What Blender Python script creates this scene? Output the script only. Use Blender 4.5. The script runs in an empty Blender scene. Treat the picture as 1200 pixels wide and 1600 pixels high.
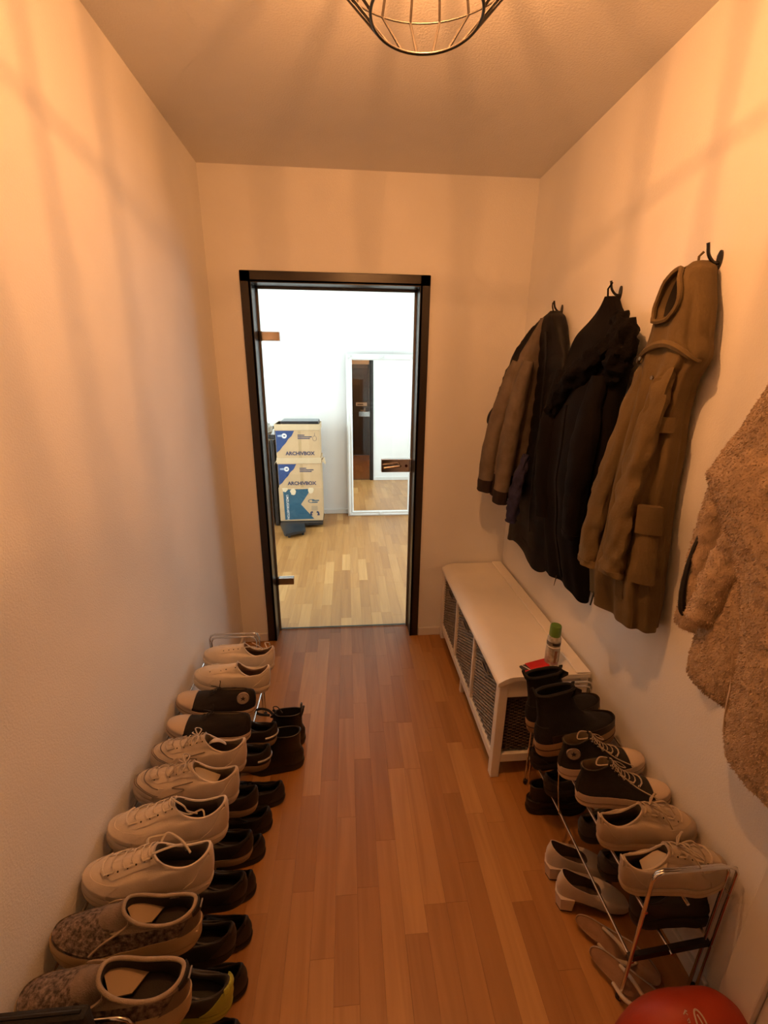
import bpy, bmesh, math, random
from mathutils import Vector, Matrix, noise
PI = math.pi
random.seed(7)
SC = bpy.context.scene
COL = SC.collection

# ------------------------------------------------------------------ camera
PITCH, YAW, ROLL, CAM_H, FPX = 0.30875, 0.08531, 0.01008, 1.6075, 685.47
def cam_matrix():
    cp, sp, cy, sy = math.cos(PITCH), math.sin(PITCH), math.cos(YAW), math.sin(YAW)
    fw = Vector((sy*cp, cy*cp, -sp)); rt = Vector((cy, -sy, 0)); up = rt.cross(fw)
    r2 = math.cos(ROLL)*rt + math.sin(ROLL)*up; u2 = -math.sin(ROLL)*rt + math.cos(ROLL)*up
    m = Matrix((r2, u2, -fw)).transposed().to_4x4(); m.translation = Vector((0, 0, CAM_H)); return m
cd = bpy.data.cameras.new('camera'); cam = bpy.data.objects.new('camera', cd); COL.objects.link(cam)
cd.sensor_fit = 'VERTICAL'; cd.sensor_height = 24.0; cd.sensor_width = 18.0
cd.lens = FPX/1600*24.0; cd.clip_start = 0.02
cam.matrix_world = cam_matrix(); SC.camera = cam

# ------------------------------------------------------------------ light and exposure
LAMP_POWER = 640.0          # emission strength of the lamp's filaments
LAMP_COLOR = (1.0, 0.42, 0.140)
WINDOW_POWER = 75.0
vs = SC.view_settings
vs.view_transform = 'Standard'; vs.look = 'None'; vs.gamma = 1.0; vs.use_curve_mapping = False
vs.exposure = 0.0
w = bpy.data.worlds.new('sky'); SC.world = w; w.use_nodes = True
bgn = w.node_tree.nodes['Background']; bgn.inputs[0].default_value = (0.62, 0.80, 1.0, 1); bgn.inputs[1].default_value = 1.0
ld = bpy.data.lights.new('window_daylight', 'AREA'); ld.shape = 'RECTANGLE'; ld.size = 1.9; ld.size_y = 1.9
ld.energy = WINDOW_POWER; ld.color = (0.86, 0.95, 1.0)
lo = bpy.data.objects.new('window_daylight', ld); COL.objects.link(lo)
lo.location = (2.36, 3.75, 1.45); lo.rotation_euler = (0, PI/2, 0)
fill_left = lo.copy(); fill_left.data = ld.copy(); COL.objects.link(fill_left); fill_left.data.energy = WINDOW_POWER*1.9; fill_left.location = (-2.36, 3.75, 1.45); fill_left.rotation_euler = (0, -PI/2, 0)  # added fill from an unseen left window, lifts the hall's right wall
fill_far = lo.copy(); fill_far.data = ld.copy(); COL.objects.link(fill_far); fill_far.data.energy = WINDOW_POWER*.36; fill_far.data.size = 1.1  # added fill from an unseen far window, brightens the floor by the door
fill_far.location = (1.65, 5.06, 1.45); fill_far.rotation_euler = (-PI/2, 0, 0)

# ------------------------------------------------------------------ materials
MATS = {}
def mat(name, col, rough=0.6, var=0.0, vscale=8.0, bump=0.0, bscale=60.0, metal=0.0, spec=0.5, sheen=0.0, col2=None, stretch=None, coat=0.0, emit=0.0):
    """Principled material; colour varies by noise between col and col2, relief by a second noise."""
    if name in MATS: return MATS[name]
    m = bpy.data.materials.new(name); m.use_nodes = True; nt = m.node_tree; b = nt.nodes['Principled BSDF']
    b.inputs['Roughness'].default_value = rough; b.inputs['Metallic'].default_value = metal
    b.inputs['Specular IOR Level'].default_value = spec
    b.inputs['Sheen Weight'].default_value = sheen; b.inputs['Coat Weight'].default_value = coat
    tc = nt.nodes.new('ShaderNodeTexCoord'); mp = nt.nodes.new('ShaderNodeMapping')
    nt.links.new(tc.outputs['Object'], mp.inputs[0])
    if stretch: mp.inputs['Scale'].default_value = stretch
    c2 = col2 if col2 else tuple(max(0, c*(1-var)) for c in col)
    n1 = nt.nodes.new('ShaderNodeTexNoise'); n1.inputs['Scale'].default_value = vscale; n1.inputs['Detail'].default_value = 4
    nt.links.new(mp.outputs[0], n1.inputs['Vector'])
    rp = nt.nodes.new('ShaderNodeValToRGB'); rp.color_ramp.elements[0].position = 0.35; rp.color_ramp.elements[1].position = 0.65
    rp.color_ramp.elements[0].color = (*c2, 1); rp.color_ramp.elements[1].color = (*col, 1)
    nt.links.new(n1.outputs['Fac'], rp.inputs[0]); nt.links.new(rp.outputs[0], b.inputs['Base Color'])
    if bump > 0:
        n2 = nt.nodes.new('ShaderNodeTexNoise'); n2.inputs['Scale'].default_value = bscale; n2.inputs['Detail'].default_value = 3
        nt.links.new(mp.outputs[0], n2.inputs['Vector'])
        bp = nt.nodes.new('ShaderNodeBump'); bp.inputs['Strength'].default_value = bump; bp.inputs['Distance'].default_value = 0.004
        nt.links.new(n2.outputs['Fac'], bp.inputs['Height']); nt.links.new(bp.outputs[0], b.inputs['Normal'])
    if emit > 0:
        b.inputs['Emission Color'].default_value = (*col, 1); b.inputs['Emission Strength'].default_value = emit
    MATS[name] = m; return m
def glass_mat(name, tint=(0.97, 0.99, 0.98)):
    m = bpy.data.materials.new(name); m.use_nodes = True; nt = m.node_tree; nt.nodes.clear()
    out = nt.nodes.new('ShaderNodeOutputMaterial'); mx = nt.nodes.new('ShaderNodeMixShader')
    tr = nt.nodes.new('ShaderNodeBsdfTransparent'); tr.inputs[0].default_value = (*tint, 1)
    gl = nt.nodes.new('ShaderNodeBsdfGlossy'); gl.inputs['Roughness'].default_value = 0.0
    fr = nt.nodes.new('ShaderNodeFresnel'); fr.inputs[0].default_value = 1.35
    nt.links.new(fr.outputs[0], mx.inputs[0]); nt.links.new(tr.outputs[0], mx.inputs[1]); nt.links.new(gl.outputs[0], mx.inputs[2])
    nt.links.new(mx.outputs[0], out.inputs[0]); MATS[name] = m; return m
def wood_mat(name, cols, rough=0.42):
    """oak strips: hue picked per strip (object random or mesh island), grain stretched along the strip"""
    m = bpy.data.materials.new(name); m.use_nodes = True; nt = m.node_tree; b = nt.nodes['Principled BSDF']
    b.inputs['Roughness'].default_value = rough; b.inputs['Coat Weight'].default_value = 0.12; b.inputs['Coat Roughness'].default_value = 0.3
    oi = nt.nodes.new('ShaderNodeObjectInfo'); ge = nt.nodes.new('ShaderNodeNewGeometry')
    ad = nt.nodes.new('ShaderNodeMath'); ad.operation = 'ADD'
    nt.links.new(oi.outputs['Random'], ad.inputs[0]); nt.links.new(ge.outputs['Random Per Island'], ad.inputs[1])
    fr = nt.nodes.new('ShaderNodeMath'); fr.operation = 'FRACT'; nt.links.new(ad.outputs[0], fr.inputs[0])
    rp = nt.nodes.new('ShaderNodeValToRGB'); cr = rp.color_ramp
    while len(cr.elements) < len(cols): cr.elements.new(0.5)
    for i, c in enumerate(cols): cr.elements[i].position = i/(len(cols)-1); cr.elements[i].color = (*c, 1)
    nt.links.new(fr.outputs[0], rp.inputs[0])
    geo = nt.nodes.new('ShaderNodeNewGeometry'); mp = nt.nodes.new('ShaderNodeMapping'); mp.inputs['Scale'].default_value = (26, 1.6, 1)
    sh = nt.nodes.new('ShaderNodeCombineXYZ')
    ml = nt.nodes.new('ShaderNodeMath'); ml.operation = 'MULTIPLY'; ml.inputs[1].default_value = 37.0
    nt.links.new(fr.outputs[0], ml.inputs[0]); nt.links.new(ml.outputs[0], sh.inputs[0]); nt.links.new(ml.outputs[0], sh.inputs[1])
    nt.links.new(sh.outputs[0], mp.inputs['Location']); nt.links.new(geo.outputs['Position'], mp.inputs[0])
    n1 = nt.nodes.new('ShaderNodeTexNoise'); n1.inputs['Scale'].default_value = 1.0; n1.inputs['Detail'].default_value = 6; n1.inputs['Distortion'].default_value = 1.2
    nt.links.new(mp.outputs[0], n1.inputs['Vector'])
    r2 = nt.nodes.new('ShaderNodeValToRGB'); r2.color_ramp.elements[0].position = 0.3; r2.color_ramp.elements[1].position = 0.72
    r2.color_ramp.elements[0].color = (0.74, 0.67, 0.60, 1); r2.color_ramp.elements[1].color = (1, 1, 1, 1)
    nt.links.new(n1.outputs['Fac'], r2.inputs[0])
    mx = nt.nodes.new('ShaderNodeMix'); mx.data_type = 'RGBA'; mx.blend_type = 'MULTIPLY'; mx.inputs['Factor'].default_value = 0.8
    nt.links.new(rp.outputs[0], mx.inputs['A']); nt.links.new(r2.outputs[0], mx.inputs['B']); nt.links.new(mx.outputs['Result'], b.inputs['Base Color'])
    bp = nt.nodes.new('ShaderNodeBump'); bp.inputs['Strength'].default_value = 0.08; bp.inputs['Distance'].default_value = 0.002
    nt.links.new(n1.outputs['Fac'], bp.inputs['Height']); nt.links.new(bp.outputs[0], b.inputs['Normal'])
    MATS[name] = m; return m

M_WALL = mat('white_plaster', (0.87, 0.855, 0.83), 0.85, 0.04, 3, 0.25, 220)
M_CEIL = mat('ceiling_plaster', (0.82, 0.80, 0.77), 0.9, 0.05, 3, 0.4, 160)
M_WHITE = mat('white_lacquer', (0.80, 0.77, 0.72), 0.4, 0.04, 4, 0.03, 30)
M_TRIM = mat('white_trim', (0.78, 0.76, 0.72), 0.5, 0.05, 4)
M_FRAME = mat('dark_bronze_steel', (0.022, 0.014, 0.010), 0.32, 0.2, 5, metal=0.0)
M_CHROME = mat('chrome', (0.72, 0.71, 0.70), 0.16, 0.05, 20, metal=1.0)
M_SATIN = mat('satin_steel', (0.55, 0.52, 0.50), 0.12, 0.1, 20, metal=1.0)
M_BLACKPL = mat('black_plastic', (0.012, 0.011, 0.011), 0.45, 0.2, 20)
M_BLACKWIRE = mat('black_lacquered_wire', (0.015, 0.012, 0.010), 0.35, 0.2, 20)
M_GLASS = glass_mat('clear_glass')
M_MIRROR = mat('mirror_silver', (0.93, 0.94, 0.93), 0.0, 0.0, 1, metal=1.0)
M_OAK = wood_mat('oak_strips', [(0.36, 0.160, 0.042), (0.43, 0.200, 0.056), (0.47, 0.224, 0.064), (0.39, 0.176, 0.047), (0.53, 0.270, 0.086), (0.44, 0.206, 0.058), (0.62, 0.34, 0.118)])

# ------------------------------------------------------------------ mesh helpers
def raw(name, verts, faces, m, parent=None, smooth=False, mats=None, fmat=None):
    me = bpy.data.meshes.new(name); me.from_pydata([tuple(v) for v in verts], [], faces)
    me.materials.append(m)
    if mats:
        for x in mats: me.materials.append(x)
        me.polygons.foreach_set('material_index', fmat)
    if smooth: me.polygons.foreach_set('use_smooth', [True]*len(me.polygons))
    me.update()
    bmx = bmesh.new(); bmx.from_mesh(me); bmesh.ops.recalc_face_normals(bmx, faces=bmx.faces); bmx.to_mesh(me); bmx.free()
    o = bpy.data.objects.new(name, me); COL.objects.link(o)
    if parent: o.parent = parent
    return o
class MB:
    """collects geometry of ONE part"""
    def __init__(s): s.v = []; s.f = []; s.sm = False
    def add(s, vs, fs):
        k = len(s.v); s.v += [Vector(v) for v in vs]; s.f += [tuple(i+k for i in f) for f in fs]; return s
    def box(s, x0, x1, y0, y1, z0, z1, bev=0.0):
        if bev <= 0:
            return s.add([(x0,y0,z0),(x1,y0,z0),(x1,y1,z0),(x0,y1,z0),(x0,y0,z1),(x1,y0,z1),(x1,y1,z1),(x0,y1,z1)],
                         [(0,3,2,1),(4,5,6,7),(0,1,5,4),(1,2,6,5),(2,3,7,6),(3,0,4,7)])
        b = bmesh.new(); bmesh.ops.create_cube(b, size=1.0)
        for v in b.verts: v.co = Vector(((x0+x1)/2+v.co.x*(x1-x0), (y0+y1)/2+v.co.y*(y1-y0), (z0+z1)/2+v.co.z*(z1-z0)))
        bmesh.ops.bevel(b, geom=list(b.edges), offset=bev, segments=2, profile=0.5, affect='EDGES')
        b.verts.index_update(); s.add([v.co.copy() for v in b.verts], [tuple(v.index for v in f.verts) for f in b.faces]); b.free(); return s
    def grid(s, rows, close_u=False, flip=False):
        """rows: list of equally long point lists"""
        n = len(rows[0]); k = len(s.v)
        for r in rows: s.v += [Vector(p) for p in r]
        m = n if close_u else n-1
        for i in range(len(rows)-1):
            for j in range(m):
                a = k+i*n+j; b = k+i*n+(j+1) % n; c = b+n; d = a+n
                s.f.append((a, b, c, d))
        return s
    def cap(s, pts):
        k = len(s.v); c = sum((Vector(p) for p in pts), Vector())/len(pts); s.v += [Vector(p) for p in pts]+[c]
        n = len(pts)
        for j in range(n): s.f.append((k+j, k+(j+1) % n, k+n))
        return s
    def tube(s, pts, r, n=8, closed=False, flat=1.0, cap=True):
        pts = [Vector(p) for p in pts]; N = len(pts); rs = r if isinstance(r, (list, tuple)) else [r]*N
        rows = []; nrm = None
        for i in range(N):
            if closed: t = pts[(i+1) % N]-pts[i-1]
            else: t = pts[min(i+1, N-1)]-pts[max(i-1, 0)]
            if t.length < 1e-9: t = Vector((0, 0, 1))
            t.normalize()
            if nrm is None:
                nrm = Vector((0, 0, 1)) if abs(t.z) < 0.9 else Vector((1, 0, 0))
            nrm = (nrm-t*nrm.dot(t))
            if nrm.length < 1e-6: nrm = t.orthogonal()
            nrm.normalize(); bn = t.cross(nrm)
            rows.append([pts[i]+nrm*math.cos(2*PI*j/n)*rs[i]*flat+bn*math.sin(2*PI*j/n)*rs[i] for j in range(n)])
        if closed: rows.append(rows[0])
        s.grid(rows, True)
        if cap and not closed: s.cap(rows[0]); s.cap(rows[-1])
        return s
    def lathe(s, prof, c=(0, 0, 0), n=20, axis='z'):
        rows = []
        for (r, z) in prof:
            row = []
            for j in range(n):
                a = 2*PI*j/n; p = (r*math.cos(a), r*math.sin(a), z)
                if axis == 'x': p = (z, p[0], p[1])
                if axis == 'y': p = (p[0], z, p[1])
                row.append(Vector(p)+Vector(c))
            rows.append(row)
        s.grid(rows, True)
        if prof[0][0] > 1e-5: s.cap(rows[0])
        if prof[-1][0] > 1e-5: s.cap(rows[-1])
        return s
    def prism(s, poly, f0, f1):
        """poly: 2D points; f0/f1 map (a,b) to 3D on the two faces"""
        n = len(poly); A = [Vector(f0(*p)) for p in poly]; B = [Vector(f1(*p)) for p in poly]
        return s.add(A+B, [tuple(range(n-1, -1, -1)), tuple(range(n, 2*n))]+[(i, (i+1) % n, n+(i+1) % n, n+i) for i in range(n)])
    def build(s, name, m, parent=None, smooth=None):
        bmx = bmesh.new(); vs_ = [bmx.verts.new(v) for v in s.v]
        for f in s.f:
            try: bmx.faces.new([vs_[i] for i in f])
            except ValueError: pass
        bmesh.ops.remove_doubles(bmx, verts=bmx.verts, dist=1e-6)
        bmesh.ops.recalc_face_normals(bmx, faces=bmx.faces)
        me = bpy.data.meshes.new(name); bmx.to_mesh(me); bmx.free(); me.materials.append(m)
        if s.sm if smooth is None else smooth:
            me.polygons.foreach_set('use_smooth', [True]*len(me.polygons))
            try: me.set_sharp_from_angle(angle=math.radians(48))
            except Exception: pass
        o = bpy.data.objects.new(name, me); COL.objects.link(o)
        if parent: o.parent = parent
        return o
def thing(name, label, cat, loc=(0, 0, 0), rot=None, group=None):
    o = bpy.data.objects.new(name, None); COL.objects.link(o); o.empty_display_size = 0.05
    o.location = loc
    if rot is not None: o.rotation_euler = rot
    o['label'] = label; o['category'] = cat
    if group: o['group'] = group
    return o
def tag(o, label, cat, group=None):
    o['label'] = label; o['category'] = cat
    if group: o['group'] = group
    return o
def struct(o):
    o['kind'] = 'structure'; return o
def sroot(name, loc=(0, 0, 0)):
    o = bpy.data.objects.new(name, None); COL.objects.link(o); o.location = loc; o['kind'] = 'structure'; return o
def copy_tree(o, parent=None):
    c = o.copy(); COL.objects.link(c); c.parent = parent
    for ch in [x for x in bpy.data.objects if x.parent == o]: copy_tree(ch, c)
    return c
def cr(p0, p1, p2, p3, t):
    return 0.5*((2*p1)+(-p0+p2)*t+(2*p0-5*p1+4*p2-p3)*t*t+(-p0+3*p1-3*p2+p3)*t*t*t)
def spline(pts, n):
    """Catmull-Rom through pts, n steps per span"""
    pts = [Vector(p) for p in pts]; out = []
    for i in range(len(pts)-1):
        a = pts[max(i-1, 0)]; b = pts[i]; c = pts[i+1]; d = pts[min(i+2, len(pts)-1)]
        for k in range(n): out.append(cr(a, b, c, d, k/n))
    out.append(pts[-1]); return out
def text_part(body, size, m, parent, matrix, name='lettering', bold=0.0, extrude=0.0004):
    cu = bpy.data.curves.new(name, 'FONT'); cu.body = body; cu.size = size; cu.align_x = 'CENTER'; cu.align_y = 'CENTER'
    cu.extrude = extrude; cu.offset = bold; cu.resolution_u = 3
    t = bpy.data.objects.new('tmp_text', cu); COL.objects.link(t)
    dg = bpy.context.evaluated_depsgraph_get(); me = bpy.data.meshes.new_from_object(t.evaluated_get(dg))
    bpy.data.objects.remove(t); me.name = name; me.materials.clear(); me.materials.append(m); me.transform(matrix)
    o = bpy.data.objects.new(name, me); COL.objects.link(o); o.parent = parent; return o
# ------------------------------------------------------------------ the room shell
XL, XR, YB, YF, HC = -0.66, 0.944, 2.426, -0.75, 2.50
YT = 2.585                       # far face of the wall with the glass door
FX0, FX1, FY1 = -2.3, 2.3, 5.0   # the bright room beyond
DL, DR, DT = -0.455, 0.378, 2.018   # clear opening of the door

struct(MB().box(XL-.12, XL, YF-.12, YB, 0, HC).build('wall_left', M_WALL))
struct(MB().box(XR, XR+.12, YF-.12, YB, 0, HC).build('wall_right', M_WALL))
b = MB()
b.box(FX0, DL-.01, YB, YT, 0, HC); b.box(DR+.01, FX1, YB, YT, 0, HC); b.box(DL-.01, DR+.01, YB, YT, DT+.01, HC)
struct(b.build('wall_back', M_WALL))
b = MB(); b.box(XL-.12, -.42, YF-.12, YF, 0, HC); b.box(.52, XR+.12, YF-.12, YF, 0, HC); b.box(-.42, .52, YF-.12, YF, 2.03, HC)
struct(b.build('wall_front', M_WALL))
struct(MB().box(XL-.12, XR+.12, YF-.12, YB, HC, HC+.1).build('ceiling', M_CEIL))
struct(MB().box(FX0-.1, FX1+.1, YT, FY1+.1, HC+.0, HC+.1).build('ceiling_next_room', M_WALL))
b = MB(); b.box(FX0-.1, 1.1, FY1, FY1+.12, 0, HC); b.box(2.2, FX1+.1, FY1, FY1+.12, 0, HC); b.box(1.1, 2.2, FY1, FY1+.12, 0, .5); b.box(1.1, 2.2, FY1, FY1+.12, 2.4, HC)
struct(b.build('wall_far', M_WALL))
w2 = sroot('added_window_far', (1.65, FY1, .5))  # unseen window added to send daylight through the glass door
b = MB(); b.box(-.55, -.48, .02, .05, 0, 1.9); b.box(.48, .55, .02, .05, 0, 1.9); b.box(-.55, .55, .02, .05, 0, .07); b.box(-.55, .55, .02, .05, 1.83, 1.9); b.build('window_frame', M_WHITE, w2)
MB().box(-.49, .49, .03, .036, .06, 1.84).build('pane', M_GLASS, w2)
y0, y1, z0, z1 = 2.8, 4.7, 0.5, 2.4
for sd, nm, wi in ((-1, 'wall_next_room_left', 'added_window_left'), (1, 'wall_next_room_right', 'window_1')):  # left window is added out of view to fill the hall with daylight
    xa, xb = sorted((sd*FX1, sd*(FX1+.12))); b = MB()
    b.box(xa, xb, YT, y0, 0, HC); b.box(xa, xb, y1, FY1, 0, HC); b.box(xa, xb, y0, y1, 0, z0); b.box(xa, xb, y0, y1, z1, HC)
    struct(b.build(nm, M_WALL))
    wn = sroot(wi, (sd*FX1, (y0+y1)/2, z0)); b = MB(); X0, X1 = sorted((sd*.02, sd*.05)); h = (y1-y0)/2; H = z1-z0
    b.box(X0, X1, -h, -h+.07, 0, H); b.box(X0, X1, h-.07, h, 0, H); b.box(X0, X1, -.045, .045, 0, H); b.box(X0, X1, -h, h, 0, .07); b.box(X0, X1, -h, h, H-.07, H)
    b.build('window_frame', M_WHITE, wn); X0, X1 = sorted((sd*.030, sd*.036))
    MB().box(X0, X1, -h+.06, -.04, .06, H-.06).build('pane', M_GLASS, wn)
    MB().box(X0, X1, .04, h-.06, .06, H-.06).build('pane', M_GLASS, wn)

# baseboards
bb = .055
def base(name, *box): struct(MB().box(*box, bev=.004).build(name, M_TRIM))
base('baseboard_left', XL, XL+.014, YF, YB, .0, bb)
base('baseboard_right', XR-.014, XR, .66, YB, .0, bb)
base('baseboard_back_left', XL+.014, DL-.055, YB-.014, YB, .0, bb)
base('baseboard_back_right', DR+.055, XR-.014, YB-.014, YB, .0, bb)
base('baseboard_far', FX0, FX1, FY1-.014, FY1, .0, bb)
base('baseboard_next_room', DR+.055, FX1, YT, YT+.014, .0, bb)
# casing of a doorway in the right wall beside the shoe rack
t = MB(); t.box(XR-.022, XR+.001, .545, .625, 0, 2.08, .004); t.box(XR-.022, XR+.001, -.42, .545, 2.0, 2.08, .004); t.box(XR-.022, XR+.001, -.5, -.42, 0, 2.08, .004)
struct(t.build('trim_1', M_TRIM))
d3 = sroot('door_3', (XR, .06, 0))
MB().box(-.008, -.0005, -.478, .483, .004, 1.998).build('leaf', M_TRIM, d3)
MB().tube(spline([(-.008, .42, 1.04), (-.05, .42, 1.04), (-.055, .40, 1.04), (-.055, .30, 1.04)], 5), .009, 8).build('handle', M_CHROME, d3, True)

# ------------------------------------------------------------------ parquet: one object per strip
fl = struct(MB().box(XL-.1, XR+.1, YF-.1, YB, -.05, -.0085).box(FX0-.1, FX1+.1, YB, FY1+.1, -.05, -.0085).build('floor', mat('floor_joint', (.10, .045, .02), .7, .2)))
SW = 0.0700
def strip_mesh(L):
    b = MB(); g = .00012; c = .0003; x = SW/2-g; y = L/2-g
    lo_ = [(-x, -y, -.0085), (x, -y, -.0085), (x, y, -.0085), (-x, y, -.0085)]
    md = [(-x, -y, -c), (x, -y, -c), (x, y, -c), (-x, y, -c)]
    tp = [(-x+c, -y+c, 0), (x-c, -y+c, 0), (x-c, y-c, 0), (-x+c, y-c, 0)]
    b.add(lo_+md+tp, [(0, 1, 5, 4), (1, 2, 6, 5), (2, 3, 7, 6), (3, 0, 4, 7), (4, 5, 9, 8), (5, 6, 10, 9), (6, 7, 11, 10), (7, 4, 8, 11), (8, 9, 10, 11)])
    return b
rng = random.Random(23)
LENS = [.26, .34, .42, .50, .58]
SMESH = {}
for L in LENS:
    o = strip_mesh(L).build('strip', M_OAK); SMESH[L] = o.data; bpy.data.objects.remove(o)
cand = []; rest = []
nrow = int((FX1-FX0)/SW)+2
for i in range(nrow):
    x = FX0+SW/2+i*SW
    y = -.78 if XL-.03 < x < XR+.03 else YB+.0
    y -= rng.random()*.4
    while y < FY1:
        L = rng.choice(LENS); yc = y+L/2
        yy0, yy1 = y, y+L
        y += L
        if yy1 < (YF if XL-.03 < x < XR+.03 else YB): continue
        vis = (yy1 > .45 and XL-.02 < x < XR+.02 and yy0 < YB+.05) or (yc > YB-.1 and abs(x) < .12+.20*(yc) and x < .9)
        (cand if vis and yy1 < FY1 else rest).append((yc, x, L))
cand.sort(key=lambda c: c[0]); rest += cand[298:]; cand = cand[:298]
for (yc, x, L) in cand:
    o = bpy.data.objects.new('floor_strip', SMESH[L]); COL.objects.link(o); o.location = (x, yc, 0); o.parent = fl
b = MB()
for (yc, x, L) in rest:
    s_ = strip_mesh(L); k = len(b.v)
    for v in s_.v: b.v.append(Vector((v.x+x, min(max(v.y+yc, YF-.1), FY1+.05), v.z)))
    b.f += [tuple(i+k for i in f) for f in s_.f]
o = b.build('floor_strips', M_OAK, fl); o['kind'] = 'stuff'

# ------------------------------------------------------------------ glass door
d1 = sroot('door_1', ((DL+DR)/2, YB, 0))
cx = (DL+DR)/2; hw = (DR-DL)/2
YG = 2.545-YB
fw_ = .052
b = MB()
for s in (-1, 1):
    x0, x1 = sorted((s*hw, s*(hw+fw_))); b.box(x0, x1, -.012, .0, 0, DT+fw_, .003)
    x0, x1 = sorted((s*hw, s*(hw+.012))); b.box(x0, x1, -.012, YT-YB+.012, 0, DT+.012)
b.box(-hw-fw_, hw+fw_, -.012, 0, DT, DT+fw_, .003); b.box(-hw, hw, -.012, YT-YB+.012, DT, DT+.012)
for s in (-1, 1):
    x0, x1 = sorted((s*hw, s*(hw+fw_))); b.box(x0, x1, YT-YB, YT-YB+.012, 0, DT+fw_, .003)
b.box(-hw-fw_, hw+fw_, YT-YB, YT-YB+.012, DT, DT+fw_, .003)
b.build('frame', M_FRAME, d1)
# rubber seal / rebate strip the pane closes against
b = MB()
for s in (-1, 1):
    x0, x1 = sorted((s*hw, s*(hw-.010))); b.box(x0, x1, YG-.016, YG-.004, 0, DT)
b.box(-hw, hw, YG-.016, YG-.004, DT-.010, DT)
b.build('seal', mat('grey_seal', (.16, .155, .15), .5, .1), d1)
MB().box(-hw+.004, hw-.006, YG-.004, YG+.004, .007, DT-.004).build('glass_pane', M_GLASS, d1)
b = MB().box(-hw+.004, hw-.006, YG-.0045, YG+.0045, .004, .0075); b.build('pane_edge', mat('green_glass_edge', (.05, .075, .06), .2, .1), d1)
for z in (1.782, .352):
    hg = MB().box(-hw+.012, -hw+.108, YG-.020, YG-.004, z-.022, z+.022, .002).build('hinge', M_SATIN, d1)
    MB().box(-hw+.012, -hw+.108, YG+.004, YG+.016, z-.022, z+.022, .002).build('plate', M_SATIN, hg)
    MB().lathe([(.0, -.024), (.011, -.024), (.011, .024), (0, .024)], (-hw+.006, YG-.012, z), 14).build('pin', M_BLACKPL, hg, True)
zl = 1.083
lk = MB().box(hw-.180, hw-.012, YG-.022, YG-.004, zl-.038, zl+.038, .002).build('lock_case', M_SATIN, d1)
MB().box(hw-.180, hw-.012, YG+.004, YG+.020, zl-.038, zl+.038, .002).build('rear_plate', M_SATIN, lk)
MB().tube(spline([(hw-.075, YG-.022, zl+.006), (hw-.075, YG-.055, zl+.006), (hw-.085, YG-.062, zl+.006), (hw-.17, YG-.062, zl-.004)], 6), .0075, 10).build('lever_handle', M_CHROME, lk, True)
MB().lathe([(0, -.003), (.008, -.003), (.008, 0)], (hw-.034, YG-.022, zl), 16, 'y').build('keyhole', mat('dark_red_lock', (.05, .008, .006), .4), lk, True)
MB().box(hw-.012, hw+.0, YG-.030, YG+.0, zl-.042, zl+.042, .002).build('strike_plate', M_CHROME, d1)

# ------------------------------------------------------------------ entrance door behind the camera (seen in the mirror)
M_EDOOR = mat('dark_entrance_door', (.055, .040, .034), .45, .25, 3, .05, 60, stretch=(14, 14, .8))
d2 = sroot('door_2', (.05, YF, 0))
MB().box(-.45, .45, -.06, -.01, .005, 2.01, .004).build('leaf', M_EDOOR, d2)
b = MB(); b.box(-.55, -.45, -.02, .015, 0, 2.08, .004); b.box(.45, .55, -.02, .015, 0, 2.08, .004); b.box(-.55, .55, -.02, .015, 2.0, 2.09, .004)
b.build('frame', mat('entrance_frame', (.10, .085, .075), .5, .2, 3), d2)
MB().box(.17, .43, -.01, -.006, 1.16, 1.24, .0015).build('notice_plate', mat('white_notice', (.8, .8, .78), .5, .03), d2)
MB().box(.20, .34, -.006, -.0052, 1.185, 1.205).build('notice_print', M_BLACKPL, d2)
hd = MB().box(.36, .40, -.01, -.002, .93, 1.12, .003).build('escutcheon', M_SATIN, d2)
MB().tube(spline([(.38, -.004, 1.06), (.38, .045, 1.06), (.37, .05, 1.06), (.27, .05, 1.06)], 5), .009, 10).build('lever_handle', M_CHROME, hd, True)

# socket on the far side of the wall (seen in the mirror)
so = thing('wall_socket', 'white wall socket reflected in the mirror, beside the doorway', 'socket', (.79, YT, .30))
MB().box(-.041, .041, 0, .010, -.041, .041, .006).build('cover', M_WHITE, so)
MB().lathe([(.021, .0105), (.018, .011), (.017, .003), (0, .003)], (0, 0, 0), 18, 'y').build('recess', mat('socket_recess', (.5, .49, .47), .5), so, True)
# ------------------------------------------------------------------ ceiling lamp: black wire basket
LX, LY = .150, .985
lamp = thing('wire_ceiling_lamp', 'black wire basket ceiling lamp with warm glowing bulb', 'lamp', (LX, LY, HC))
MB().lathe([(.0, 0), (.055, 0), (.055, -.018), (.05, -.024), (0, -.024)], n=28).build('canopy', M_BLACKPL, lamp, True)
MB().lathe([(.0, -.024), (.02, -.024), (.021, -.075), (0, -.075)], n=20).build('socket', M_BLACKPL, lamp, True)
RE, ZE, RB, ZB = .195, -.195, .098, -.298
NW = 20
ang0 = PI/2+.02
def circ(r, z, n=64): return [(r*math.cos(2*PI*i/n), r*math.sin(2*PI*i/n), z) for i in range(n)]
MB().tube(circ(RE, ZE), .0018, 8, True).build('upper_ring', M_BLACKWIRE, lamp, True)
MB().tube(circ(RB, ZB), .0028, 8, True).build('lower_ring', M_BLACKWIRE, lamp, True)
wb = MB().tube([(.05, 0, -.020), (RE*.62, 0, -.055), (RE, 0, ZE), (RB, 0, ZB)], .0028, 6)
w0 = wb.build('wire', M_BLACKWIRE, lamp, True); w0.rotation_euler = (0, 0, ang0)
for i in range(1, NW):
    o = w0.copy(); COL.objects.link(o); o.parent = lamp; o.rotation_euler = (0, 0, ang0+2*PI*i/NW)
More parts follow.
